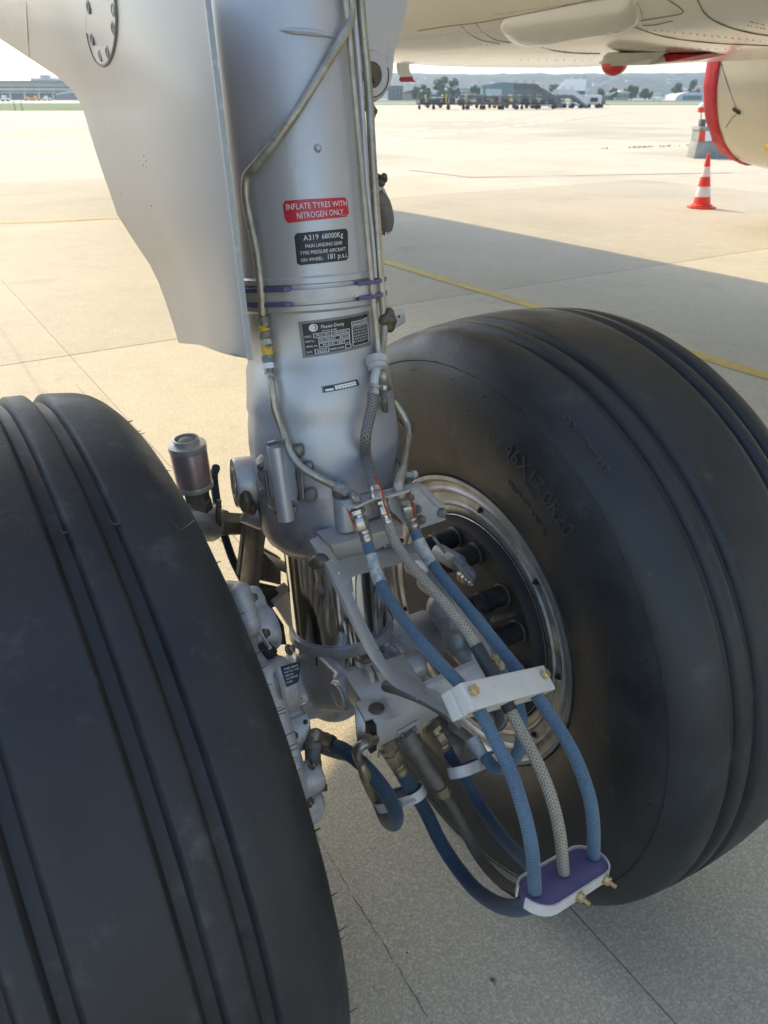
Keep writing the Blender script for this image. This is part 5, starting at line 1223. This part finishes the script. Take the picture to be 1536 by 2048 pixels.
# scars across the tread of the near tyre
for pts in ([(118, 1060), (126, 1066), (134, 1064), (143, 1066), (150, 1054)], [(219, 1043), (228, 1048), (238, 1047), (247, 1040)], [(389, 1042), (362, 1060), (350, 1048), (338, 1040)], [(510, 1880), (490, 1884), (494, 1876)]):
    P = []
    for x, y in pts:
        d = ray(x, y); o_ = CAM - C_L; d2 = d - A * d.dot(A); o2 = o_ - A * o_.dot(A); a = d2.dot(d2); b = 2 * d2.dot(o2)
        lat_ = .1
        for r_ in (.576,):
            disc = b * b - 4 * a * (o2.dot(o2) - r_ * r_)
            if disc > 0: P.append(CAM + d * ((-b - math.sqrt(disc)) / (2 * a)))
    if len(P) > 2: MB().tube(P, .0010, 5, 3).build('tread_cut', M['black'], tyl)
# sidewall lettering on the right tyre
def SW(ang, r, lift=.0008):
    t_ = interp([(r_, t0) for t0, r_ in sorted(TP[:10], key=lambda q: q[1])], r)
    return C_R - A * (t_ + lift) + (-F * math.sin(ang) + Z * math.cos(ang)) * r      # ang from the top towards the rear
def swpx(x, y):
    P = L(x, y, .4635 - .206); d = P - C_R; d = d - A * d.dot(A); return math.atan2(-d.dot(F), d.z), d.length
def sidetext(s, p0, p1, hgt, flip=False, lift=.0009, m='letter'):
    a0, r0 = swpx(*p0); a1, r1 = swpx(*p1); rm_ = (r0 + r1) / 2; mb = MB()
    vs, fs = text2d(s); top = []; bot = []
    for x, y in vs: top.append(SW(a0 + (a1 - a0) * x, rm_ + hgt * y, lift)); bot.append(SW(a0 + (a1 - a0) * x, rm_ + hgt * y, -.0004))
    from collections import Counter
    ec = Counter(); 
    for f in fs:
        for i in range(len(f)): ec[tuple(sorted((f[i], f[(i + 1) % len(f)])))] += 1
    n = len(vs); mb.add(top + bot, fs + [(a, b, b + n, a + n) for (a, b), c_ in ec.items() if c_ == 1])
    mb.build('moulded_lettering', M[m], tyr, smooth_=0)
sidetext('46X17.0R20', (1010, 905), (1135, 1074), .028, lift=.0020)
sidetext('30 lb / 187 mm SKID', (1114, 842), (1206, 950), .011, lift=.0018)
sidetext('AL', (783, 862), (826, 845), .028, lift=.0018)
sidetext('AIRCRAFT RADIAL', (1012, 965), (1092, 1072), .010, lift=.0016)
sidetext('TUBELESS', (1050, 965), (1072, 990), .006, lift=.0008)

# ================================================================== BRAKES
def brake(sg, label, segs, parts):
    lat0 = .20 * sg; b0 = MID + A * lat0
    t = thing('brake_unit', label, 'aircraft brake', b0, 'wheel brakes')
    MB().lathe(MID, A * sg, [(.302, .055), (.302, .205), (.315, .215), (.40, .215)], 64, caps=False).build('torque_plate', M['dark'], t)
    for gi, grp in enumerate(segs):
      mb = MB()
      for a, b, r in grp:
        ed_ = b - a
        if abs(ed_.normalized().dot(A)) > .97: mb.lathe(a, ed_, [(0, r), (ed_.length - .012, r), (ed_.length - .004, r * .93), (ed_.length, r * .78), (ed_.length, 0)], 24); continue
        n = max(2, int(ed_.length / (r * .25)) + 1)
        for k in range(n): mb.ball(a + ed_ * k / (n - 1), r, 14)
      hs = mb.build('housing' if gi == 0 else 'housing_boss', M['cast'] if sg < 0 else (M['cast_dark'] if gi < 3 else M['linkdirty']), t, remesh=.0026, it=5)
    return t, hs
def LP(x, y, l=-.155): return L(x, y, l)
segsL = []
for (x, y, r, l1) in ((524, 1200, .026, -.148), (548, 1250, .036, -.146), (536, 1302, .019, -.158), (582, 1358, .040, -.158), (596, 1390, .020, -.150), (606, 1444, .038, -.146), (622, 1470, .014, -.142), (640, 1545, .024, -.158), (640, 1592, .024, -.158), (638, 1618, .016, -.166)):
    e = L(x, y, l1); e = e - A * 0; segsL.append((e - A * .085, e, r))
for (x0, y0, x1, y1, r, l) in ((500, 1190, 520, 1250, .016, -.205), (520, 1250, 515, 1300, .014, -.205), (515, 1300, 550, 1350, .014, -.205), (550, 1350, 575, 1440, .018, -.205), (575, 1440, 605, 1540, .018, -.205), (605, 1530, 612, 1610, .016, -.205), (478, 1176, 505, 1180, .012, -.185), (536, 1302, 566, 1350, .010, -.165), (590, 1384, 600, 1410, .012, -.16)):
    segsL.append((L(x0 - 20, y0, l), L(x1 - 20, y1, l), r))
for k in range(10):
    a = R(-40 + 16 * k); segsL.append((MID + A * -.225 + (-F * math.cos(a) + Z * math.sin(a)) * .15, MID + A * -.225 + (-F * math.cos(a) + Z * math.sin(a)) * .19, .028))
bl, hsl = brake(-1, 'pale cast brake housing with lobes beside the left tyre', [segsL], None)
mb = MB()
for pts in ([(490, 1186), (505, 1218), (512, 1246), (526, 1275), (540, 1296)], [(534, 1334), (556, 1352), (566, 1390), (568, 1398)]):
    mb.tube([L(x, y, -.195) for x, y in pts], .0028, 6, 4)
mb.build('parting_flange', M['cast'], bl)
q = L(530, 1300, -.183); bd = (L(556, 1330, -.168) - L(530, 1300, -.183)).normalized()
mb = MB(); mb.lathe(q, bd, [(-.006, .013), (.003, .013), (.003, .0135), (.012, .0135), (.013, .010), (.019, .010), (.020, .0065)], 6); bv = sub(mb.build('bleed_valve', M['black'], bl, bevel=.0006), bl)
mb = MB(); mb.lathe(q, bd, [(.019, .004), (.027, .0038)], 10); mb.ball(q + bd * .028, .0052, 12); mb.build('bleed_nipple', M['bright_steel'], bv)
lobe = L(582, 1358, -.158); lobe2 = L(606, 1444, -.146)
def onlobe(x, y, lift, r=.0402, lobe=lobe):
    d = ray(x, y); o_ = CAM - lobe; d2 = d - A * d.dot(A); o2 = o_ - A * o_.dot(A); a = d2.dot(d2); b = 2 * d2.dot(o2); k = b * b - 4 * a * (o2.dot(o2) - (r + lift) ** 2)
    return CAM + d * ((-b - math.sqrt(max(0, k))) / (2 * a))
def plq(u, v, lift=0):
    x = (566 * (1 - u) + 590 * u) * (1 - v) + (553 * (1 - u) + 594 * u) * v
    y = (1372 * (1 - u) + 1362 * u) * (1 - v) + (1331 * (1 - u) + 1319 * u) * v
    return onlobe(x + 8, y + 2, .001 + lift)
mb = MB(); quadmap(mb, 0, 0, 1, 1, plq, 8, 6); dp = sub(mb.build('data_plate', M['plate_black'], bl), bl)
for k, (s_, u1) in enumerate((('WHEEL BRAKE', .85), ('PART No 2 1560', .92), ('SER No', .6), ('MAX PRESSURE', .88), ('FLUID', .5))):
    mb = MB(); textmap(mb, s_, .1, u1, .78 - .16 * k, .87 - .16 * k, lambda u, v: plq(u, v, .0005)); mb.build('lettering', M['white'], dp, smooth_=0)
mb = MB(); mb.cyl(onlobe(562, 1424, .004, .038, lobe2), onlobe(609, 1404, .004, .038, lobe2), .0052, 14); mb.build('torque_pin', M['bright_steel'], bl)
mb = MB(); mb.prism([onlobe(x, y, .0008, .038, lobe2) for x, y in ((556, 1412), (604, 1394), (611, 1410), (566, 1430))], A * -.002); mb.build('pin_slot', M['black'], bl)
mb = MB(); mb.prism([onlobe(x, y, .003, .038, lobe2) for x, y in ((578, 1440), (614, 1426), (622, 1448), (610, 1474), (590, 1482))], -(CAM - lobe2).normalized() * .014); mb.build('cast_pad', M['cast'], bl, bevel=.003)
mb = MB(); hq = onlobe(611, 1444, .0036, .038, lobe2); mb.lathe(hq, CAM - hq, [(0, .0035), (.0006, 0)], 12, caps=False); mb.build('pad_hole', M['black'], bl)
pf0, pf1 = L(627, 1575, -.172), L(625, 1478, -.150)
mb = MB(); mb.lathe(pf0, pf1 - pf0, [(0, .013), (.035, .0125), (.037, .0115), (.05, .0115), (.052, .0135), (.06, .0135), (.062, .0115), (.072, .0115)], 16); mb.build('inlet_fitting', M['brown_pipe'], bl)
mb = MB(); mb.lathe(pf0, pf1 - pf0, [(-.006, .02), (.004, .02), (.004, .013)], 4); mb.build('inlet_flange', M['grease'], bl, bevel=.001)
mb = MB(); mb.tube([L(625, 1480, -.150), L(630, 1469, -.146), L(640, 1473, -.135), L(655, 1482, -.122)], [.0095, .0095, .0085, .008], 14, 4); mb.build('banjo_elbow', M['bronze'], bl)
for x, y in ((503, 1196), (528, 1268), (577, 1300), (556, 1392), (584, 1474), (622, 1530), (616, 1606)):
    q = L(x, y, -.187); MB().hexbolt(q + (CAM - q).normalized() * .002, (CAM - q).normalized() * .5 + A * .5, .006, .008).build('housing_bolt', M['steel'], bl)
# right brake
segsR = []
for (x0, y0, x1, y1, r, l0, l1) in ((885, 1215, 905, 1240, .030, .195, .20), (905, 1250, 915, 1290, .024, .20, .20), (915, 1290, 945, 1325, .022, .205, .20), (830, 1128, 868, 1152, .022, .20, .20), (850, 1165, 870, 1180, .016, .195, .195), (880, 1105, 915, 1125, .016, .215, .215), (905, 1115, 940, 1150, .012, .215, .215), (925, 1210, 960, 1260, .022, .225, .22), (960, 1260, 975, 1330, .022, .225, .22), (960, 1420, 990, 1440, .022, .20, .20), (870, 1460, 900, 1490, .03, .17, .17)):
    segsR.append((L(x0, y0, l0), L(x1, y1, l1), r))
br, hsr = brake(1, 'grimy brake housing with dark piston sleeves inside the right wheel rim', [segsR[:3] + segsR[7:9], segsR[3:5], segsR[5:7], segsR[9:10], segsR[10:]], None)
for k, (x, y) in enumerate(((908, 1076), (948, 1108), (1004, 1190), (1034, 1262), (1040, 1345))):
    e = L(x, y, .296); mb = MB(); mb.lathe(e, -A, [(0, .0205), (.003, .0215), (.004, .019), (.036, .0185), (.037, .0215), (.041, .0215), (.042, .019), (.046, .021), (.05, .021), (.052, .018), (.07, .017)], 28); sv = sub(mb.build('piston_sleeve', M['black'], br), br)
    mb = MB(); mb.lathe(e, -A, [(-.0008, .0195), (-.0008, .022), (.002, .0222), (.0028, .0205)], 32, caps=False); mb.build('sleeve_rim', M['linkdirty'], sv)
mb = MB(); mb.cyl(L(985, 1240, .23), L(1028, 1226, .30), .005, 10); mb.build('return_pin', M['linkdirty'], br)
q = L(930, 1155, .205); bd = (L(952, 1178, .19) - q).normalized()
mb = MB(); mb.lathe(q, bd, [(-.012, .013), (.002, .0125), (.003, .011), (.012, .011), (.013, .0075), (.02, .0075), (.021, .005), (.03, .005), (.033, .003)], 6); mb.build('bleed_valve', M['steel'], br, bevel=.0006)
for pts, r in (([(905, 1118), (925, 1140), (945, 1165)], .004), ([(868, 1075), (880, 1092), (890, 1105)], .003)):
    pipe('bleed_rod', [L(x, y, .2) for x, y in pts], r, M['cast_dark'], br)
mb = MB(); mb.cyl(L(957, 1418, .14), L(990, 1440, .16), .018, 20); mb.build('hinge_barrel', M['brown_pipe'], br, bevel=.003)
mb = MB(); mb.prism([L(985, 1395, .15), L(1005, 1405, .15), L(1010, 1440, .15), L(996, 1462, .15), L(985, 1450, .15), L(992, 1425, .15)], A * .012); mb.build('hinge_ear', M['cast_dark'], br, bevel=.003)
mb = MB(); mb.tube([L(990, 1318, .12), L(1000, 1325, .12), L(1004, 1345, .12)], [.0085, .009, .007], 12, 3); mb.lathe(L(996, 1322, .118), (-F + Z), [(-.006, .0095), (.006, .0095)], 6); mb.build('hose_elbow', M['bronze'], br)

# ================================================================== HOSES
def hose(name, label, pts, rpx, m, extra=None, cat='hose', n=16):
    P = [p if isinstance(p, V) else B(*p) for p in pts]
    r = rpx if rpx < .2 else rpx * depth(P[len(P) // 2]) / FPX
    t = thing(name, label, cat, P[-1]); mb = MB(); mb.tube(P, r, n, 8); mb.build('hose_body', M[m], t)
    return t, P, r
def fitting(t, p, q, r, m='bright_steel', kind=0, nut=True):
    """swaged end fitting running p -> q"""
    d = q - p; ln = d.length
    k = [(0, r * 1.0), (ln * .06, r * 1.2), (ln * .30, r * 1.2), (ln * .32, r * 1.0), (ln * .42, r * 1.0)]
    mb = MB(); mb.lathe(p, d, [(0, r * .95), (ln * .40, r * .95)], 16); mb.lathe(p, d, [(ln * .62, r * 1.08), (ln * .66, r * 1.14), (ln * .72, r * 1.14), (ln * .74, r * 1.05), (ln * .84, r * 1.05), (ln * .86, r * 1.12), (ln * .97, r * 1.12), (ln, r * .98)], 18); mb.build('hose_ferrule', M[m], t)
    mb = MB(); mb.lathe(p, d, [(ln * .22, r * 1.2), (ln * .25, r * 1.32), (ln * .57, r * 1.32), (ln * .6, r * 1.15), (ln * .63, r * 1.05)], 6); mb.build('hex_nut', M[m], t)
    mb = MB(); mb.lathe(p, d, [(-ln * .04, r * 1.1), (-ln * .02, r * 1.5), (ln * .1, r * 1.5), (ln * .13, r * 1.2)], 6); mb.build('lock_nut', M[m], t)
def wire(t, pts, r=.0011):
    mb = MB(); mb.tube([B(*p) for p in pts], r, 6, 5); mb.build('lockwire', M['redwire'], t)
RB = .45
# three long hoses over the frame
def latpts(l0, l1, pts): return [L(x, y, l0 + (l1 - l0) * min(1, max(0, (y - 1040) / 300))) for x, y in pts]
def sleeve(t, P, y0, y1, r, m, name):
    Q = [p for p in smooth(P, 8) if y0 <= proj(p)[1] <= y1]; mb = MB(); mb.tube(Q, r, 16, 1); return mb.build(name, M[m], t)
t, P, r = hose('hydraulic_hose', 'blue hose with cream sleeve, nearest the leg, running from the bracket over the white block', latpts(-.028, -.05, [(733, 1078), (740, 1105), (752, 1143), (768, 1180), (800, 1230), (840, 1282), (885, 1332), (925, 1375), (957, 1420), (990, 1480), (1022, 1545), (1048, 1625), (1064, 1700), (1070, 1783)]), 13.6, 'blue')
fitting(t, B(713, 1020, .168), P[0] + (P[1] - P[0]) * .2, r)
sleeve(t, P, 1106, 1166, r * 1.13, 'sleeve', 'label_sleeve')
wire(t, [(694, 1018, .18), (700, 1032, .19), (706, 1046, .19), (711, 1058, .195)])
t, P, r = hose('braided_hose', 'tan steel braided middle hose with black sleeve through the white block', latpts(0, .003, [(774, 1040), (782, 1062), (796, 1094), (824, 1132), (862, 1176), (898, 1216), (932, 1258), (958, 1302), (982, 1345), (1010, 1400), (1042, 1462), (1078, 1532), (1104, 1600), (1120, 1670), (1127, 1745)]), 12, 'braid')
fitting(t, B(763, 1000, .18), P[0] + (P[1] - P[0]) * .2, r * .92)
sleeve(t, P, 1290, 1424, r * 1.16, 'black_rubber', 'rubber_sleeve')
wire(t, [(750, 953, .16), (758, 968, .18), (765, 985, .195), (768, 1005, .205), (774, 1024, .208), (779, 1038, .21)], .0014)
t, P, r = hose('hydraulic_hose', 'blue hose with patchy cream sleeve, farthest right, running down past the wheel rim', latpts(.052, .06, [(826, 1050), (835, 1076), (848, 1102), (872, 1138), (905, 1180), (945, 1228), (990, 1284), (1032, 1336), (1062, 1376), (1096, 1424), (1132, 1480), (1160, 1538), (1180, 1600), (1187, 1655), (1187, 1712)]), 12.8, 'blue')
fitting(t, B(811, 995, .175), P[0] + (P[1] - P[0]) * .2, r)
sleeve(t, P, 1078, 1132, r * 1.13, 'sleeve', 'label_sleeve')
wire(t, [(822, 980, .18), (818, 992, .185), (826, 1008, .185), (829, 1024, .188), (832, 1034, .19)])
# upper braided jumpers
t, P, r = hose('braided_hose', 'grey braided hose hanging from the union, left one, down the front of the leg', [SL_(746, 788, .022), SL_(743, 812, .024), SL_(737, 842, .026), SL_(731, 876, .03), B(732, 912, .08), B(741, 946, .12), B(750, 976, .155), B(755, 990, .168)], 11, 'braid_grey')
MB().lathe(SL_(747, 770, .02), SL_(746, 792, .022) - SL_(747, 770, .02), [(0, .009), (.002, .0098), (.005, .0098), (.006, .0085), (.009, .0085), (.01, .0095), (.014, .0095), (.015, .008)], 18).build('hose_ferrule', M['bright_steel'], t)
MB().lathe(B(751, 976, .157), B(757, 1002, .174) - B(751, 976, .157), [(0, .0085), (.003, .009), (.010, .009), (.012, .0105), (.02, .0105)], 14).build('hose_ferrule', M['bright_steel'], t)
t, P, r = hose('braided_hose', 'thin grey braided hose behind the bent pipe, close to the right tyre', [SL_(765, 782, .012), SL_(767, 808, .012), B(773, 845, -.01), B(784, 880, .02), B(798, 915, .05), B(812, 945, .08), B(820, 975, .11)], 6.5, 'braid_grey')
MB().lathe(SL_(765, 768, .012), Z * -1, [(0, .006), (.003, .007), (.012, .007), (.013, .0055)], 14).build('hose_ferrule', M['bright_steel'], t)
# lower hoses
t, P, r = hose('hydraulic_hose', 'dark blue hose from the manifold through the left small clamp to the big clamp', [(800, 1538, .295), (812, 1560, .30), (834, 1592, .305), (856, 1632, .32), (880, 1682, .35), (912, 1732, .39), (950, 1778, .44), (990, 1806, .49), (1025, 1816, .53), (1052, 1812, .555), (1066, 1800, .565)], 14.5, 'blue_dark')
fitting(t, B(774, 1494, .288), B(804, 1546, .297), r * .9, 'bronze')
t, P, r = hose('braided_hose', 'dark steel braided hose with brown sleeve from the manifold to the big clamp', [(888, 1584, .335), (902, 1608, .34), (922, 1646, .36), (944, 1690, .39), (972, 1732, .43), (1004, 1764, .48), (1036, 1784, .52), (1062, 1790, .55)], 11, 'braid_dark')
MB().tube([B(818, 1478, .288), B(834, 1505, .30), B(858, 1542, .315), B(886, 1582, .333)], [.0125, .0115, .0115, .0115], 16, 5).build('rigid_sleeve', M['brown_pipe'], t)
MB().lathe(B(880, 1572, .331), B(892, 1592, .337) - B(880, 1572, .331), [(0, .012), (.010, .0122), (.016, .0122), (.017, .0105)], 18).build('hose_ferrule', M['bronze'], t)
MB().lathe(B(810, 1466, .288), B(836, 1508, .301) - B(810, 1466, .288), [(0, .012), (.006, .0145), (.022, .014), (.024, .015), (.032, .015), (.034, .012)], 10).build('hex_nut', M['brown_pipe'], t)
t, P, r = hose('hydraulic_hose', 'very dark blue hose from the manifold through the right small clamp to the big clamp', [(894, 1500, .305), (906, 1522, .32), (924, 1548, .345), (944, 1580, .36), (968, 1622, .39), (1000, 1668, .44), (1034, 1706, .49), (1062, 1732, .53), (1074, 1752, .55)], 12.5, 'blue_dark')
fitting(t, B(866, 1454, .285), B(898, 1508, .308), r * .95, 'bronze')
t, P, r = hose('hydraulic_hose', 'blue hose looping from the left brake elbow round into the left small clamp', [L(672, 1494, -.115), L(690, 1502, -.11), L(722, 1526, -.10), L(758, 1566, -.085), L(784, 1606, -.07), L(793, 1632, -.06), L(788, 1648, -.04), L(774, 1642, -.02), L(764, 1622, -.012), L(752, 1590, -.01), L(742, 1570, -.01)], 15, 'blue_dark')
p, q = L(640, 1474, -.121), L(676, 1495, -.115)
MB().lathe(p, q - p, [(0, .0095), (.010, .0095), (.012, .0115), (.018, .0115), (.020, .010), (.026, .0125), (.03, .0125), (.032, .0108)], 16).build('hose_ferrule', M['bronze'], t)
MB().tube([BM(722, 1528, .007), BM(730, 1548, .01), B(742, 1575, .27), B(750, 1592, .265)], [.0065, .009, .010, .0095], 14, 3).build('swivel_end', M['bronze'], t)
t, P, r = hose('hydraulic_hose', 'bright blue hose curving from inside the right rim back into the right small clamp', [L(1003, 1342, .12), L(1020, 1372, .115), L(1036, 1410, .11), L(1043, 1450, .10), L(1041, 1490, .09), L(1028, 1518, .08), L(1006, 1536, .075), L(985, 1532, .07), L(970, 1512, .07)], 13, 'blue')
MB().tube([L(944, 1478, .07), L(956, 1498, .07), L(968, 1516, .07)], [.012, .011, .0095], 14, 3).build('swivel_end', M['white_metal'], t)
t, P, r = hose('hydraulic_hose', 'thin dark blue hose hanging behind the leg beside the left tyre', [B(432, 935, -.32), B(428, 960, -.34), B(440, 1040, -.34), B(452, 1080, -.33), B(466, 1120, -.31), B(488, 1164, -.28)], 8, 'blue_dark', n=12)
t, P, r = hose('braided_hose', 'short dark hose behind the leg next to the thin blue hose', [B(493, 1030, -.26), B(493, 1065, -.26), B(500, 1098, -.25), B(510, 1130, -.24)], 5, 'blue_dark', n=10)
t, P, r = hose('braided_hose', 'thin grey braided hose crossing behind the looping blue hose under the axle', [L(640, 1500, -.10), L(660, 1508, -.08), L(690, 1516, -.05), L(716, 1518, -.03)], 6, 'braid_dark', n=10)

# ================================================================== CLAMPS
# white nylon block
hA, hB, hC = L(941, 1398, -.05), L(1000, 1384, .003), L(1058, 1370, .06)
xa = (hC - hA).normalized()
ht = (L(1032, 1440, .003) - L(970, 1324, .003)).normalized(); bk = (ht - xa * ht.dot(xa)).normalized()
up_ = xa.cross(bk); up_ = up_ if up_.dot(CAM - hB) > 0 else -up_
cb = hB + xa * .002; hl = (hC - hA).length * .715
t = thing('hose_clamp', 'white nylon clamp block with two gold hex bolts holding three hoses', 'hose clamp', cb)
def NB(u, v, w_): return cb + xa * u + bk * v + up_ * w_
# outline of the hose-side profile, extruded along bk: two halves with three notches
nts = [(hA - cb).dot(xa), 0, (hC - cb).dot(xa)]; nr_ = .0108
def notched(top):
    pts = []; 
    for c_ in nts:
        for k in range(9):
            a = math.pi * k / 8; pts.append((c_ - nr_ * math.cos(a), (nr_ * math.sin(a)) * (1 if top else -1)))
    return pts
hd_ = .0165
for top in (True, False):
    h1 = .0175 if top else -.0175; pts = [(-hl, 0.0003 if top else -.0003)] + [(u, v + (.0003 if top else -.0003)) for u, v in notched(top)] + [(hl, .0003 if top else -.0003), (hl, h1), (-hl, h1)]
    mb = MB(); mb.prism([NB(u, -hd_, v) for u, v in pts], bk * hd_ * 2); mb.build('clamp_half', M['nylon'], t, bevel=.0018, seg=3)
for u in (-hl + .012, hl - .012):
    mb = MB(); mb.hexbolt(NB(u, -.004, .0175), up_, .0066, .0075, 0, washer=False); mb.build('hex_bolt', M['brass'], t)
# big purple clamp
pc0 = L(1129, 1752, .004); xa = (L(1187, 1716, .06) - L(1070, 1787, -.05)).normalized()
hl = (L(1187, 1716, .06) - L(1070, 1787, -.05)).length / 2 + .0165
ax_up = (Z * .97 + F * .10 - A * .1); ax_up = (ax_up - xa * ax_up.dot(xa)).normalized(); yb = ax_up.cross(xa)
t = thing('hose_clamp', 'big purple rubber clamp in white strap at the bottom of the three long hoses', 'hose clamp', pc0)
def stad(hl_, hw_, n=10):
    pts = [(hl_ - hw_ + hw_ * math.sin(math.pi * k / n), hw_ * math.cos(math.pi * k / n)) for k in range(n + 1)]
    return pts + [(-x, -y) for x, y in pts]
def CP(u, v, w_): return pc0 + xa * u + yb * v + ax_up * w_
mb = MB(); mb.prism([CP(u, v, -.009) for u, v in stad(hl - .004, .0235)], ax_up * .010); mb.build('rubber_body', M['purple'], t, bevel=.0015)
so_, si_ = stad(hl, .0275), stad(hl - .0022, .0252); n = len(so_)
mb = MB()
def strapseg(rng):
    vs = []
    for k in rng:
        k = k % n
        for (u, v), w_ in ((so_[k], -.0105), (so_[k], .003), (si_[k], .003), (si_[k], -.0105)): vs.append(CP(u, v, w_))
    m_ = len(rng); mb.add(vs, [(k * 4 + i, k * 4 + (i + 1) % 4, k * 4 + 4 + (i + 1) % 4, k * 4 + 4 + i) for k in range(m_ - 1) for i in range(4)] + [(0, 1, 2, 3), (m_ * 4 - 1, m_ * 4 - 2, m_ * 4 - 3, m_ * 4 - 4)])
strapseg(range(0, 17)); strapseg(range(18, n + 1))
mb.build('strap', M['strap'], t)
for u, px_ in ((-.008, 1), (.045, 1)):
    sgn = 1 if yb.dot(CAM - pc0) > 0 else -1
    mb = MB(); mb.hexbolt(CP(u, sgn * .0275, -.004), yb * sgn, .0056, .007, .008); mb.build('hex_bolt', M['brass'], t)
# two small clamps
def small_clamp(c0, c1, wd, label, txt):
    pc = (c0 + c1) / 2; xa = (c1 - c0); hl = xa.length / 2; xa.normalize()
    hd = (F * .5 + Z * .8 - A * .2).normalized(); hd = (hd - xa * hd.dot(xa)).normalized()            # hose direction
    nf = hd.cross(xa).normalized(); nf = nf if nf.dot(CAM - pc) > 0 else -nf
    t = thing('hose_clamp', label, 'hose clamp', pc)
    def Q(u, v, w_): return pc + xa * u + nf * v + hd * w_
    mb = MB(); mb.prism([Q(u, v, -.0085) for u, v in stad(hl - .003, .0155)], hd * .015); mb.build('rubber_body', M['purple'], t, bevel=.001)
    so, si = stad(hl, .0185), stad(hl - .002, .0163); n = len(so); mb = MB(); vs = []
    for k in range(n):
        for (u, v), w_ in ((so[k], -.007), (so[k], .0085), (si[k], .0085), (si[k], -.007)): vs.append(Q(u, v, w_))
    mb.add(vs, [(k * 4 + i, k * 4 + (i + 1) % 4, (k + 1) % n * 4 + (i + 1) % 4, (k + 1) % n * 4 + i) for k in range(n) for i in range(4)]); st = sub(mb.build('strap', M['strap'], t), t)
    nn = nf
    mb = MB(); mb.hexbolt(Q(-.004, .0186, .001), nf, .0062, .006); mb.build('hex_bolt', M['bronze'], t)
    mb = MB(); textmap(mb, txt, .008, hl - .012, -.0035, .003, lambda u, v: Q(u, .0189, v)); mb.build('lettering', M['gunmetal'], st, smooth_=0)
    return t
small_clamp(B(752, 1610, .268), B(850, 1580, .315), 0, 'small purple and white clamp joining the looping blue hose to the hose below the manifold', 'D1097474')
small_clamp(B(907, 1548, .352), B(1004, 1508, .318), 0, 'small purple and white clamp in front of the lower rim of the right wheel', 'D8201')
# weeds in the far joint
wd = MB(); rw = random.Random(9)
for k in range(60):
    p = G(rw.choice([rw.uniform(1262, 1300), rw.uniform(1310, 1335), rw.uniform(1180, 1260)]), 0); x = rw.choice([rw.gauss(1285, 12), rw.gauss(1325, 6), rw.uniform(1190, 1400)]); p = G(x, 294.5 - (x - 1285) * .035 + rw.uniform(-.5, .5)); p.z = 0
    wd.add([p + V((-.03, 0, 0)), p + V((.03, 0, 0)), p + V((rw.uniform(-.05, .05), rw.uniform(-.05, .05), rw.uniform(.02, .05)))], [(0, 1, 2)])
struct(wd.build('weeds', M['weed'], smooth_=0), 'stuff')
# little stones on the apron
for x, y, r in ((985, 1961, .0042), (814, 1906, .002), (1008, 1824, .002), (700, 1660, .0012)):
    p = G(x, y); mb = MB(); mb.ball(p + Z * r * .6, r, 6, (1.3, 1, .8)); o = mb.build('pebble', M['joint'], smooth_=0)
    tag(o, 'dark pebble on the bare concrete in the lower right foreground' if r > .004 else {814: 'tiny dark stone chip left of the larger pebble', 1008: 'tiny stone chip above the larger pebble, under the big clamp', 700: 'tiny stone chip beside the crack near the left tyre'}[x], 'pebble')

# ================================================================== HAZE
hz = MB(); hz.abox(-4100, 4100, -300, 4100, -1.03, 110)
hzo = struct(hz.build('haze', bpy.data.materials.new('haze_air'), smooth_=0), 'stuff')
hm = hzo.data.materials[0]; hm.use_nodes = True; ntz = hm.node_tree; ntz.nodes.clear()
pv = ntz.nodes.new('ShaderNodeVolumePrincipled'); pv.inputs['Color'].default_value = (.74, .88, 1, 1); pv.inputs['Density'].default_value = .00021; pv.inputs['Anisotropy'].default_value = .5
oo = ntz.nodes.new('ShaderNodeOutputMaterial'); ntz.links.new(pv.outputs[0], oo.inputs['Volume'])
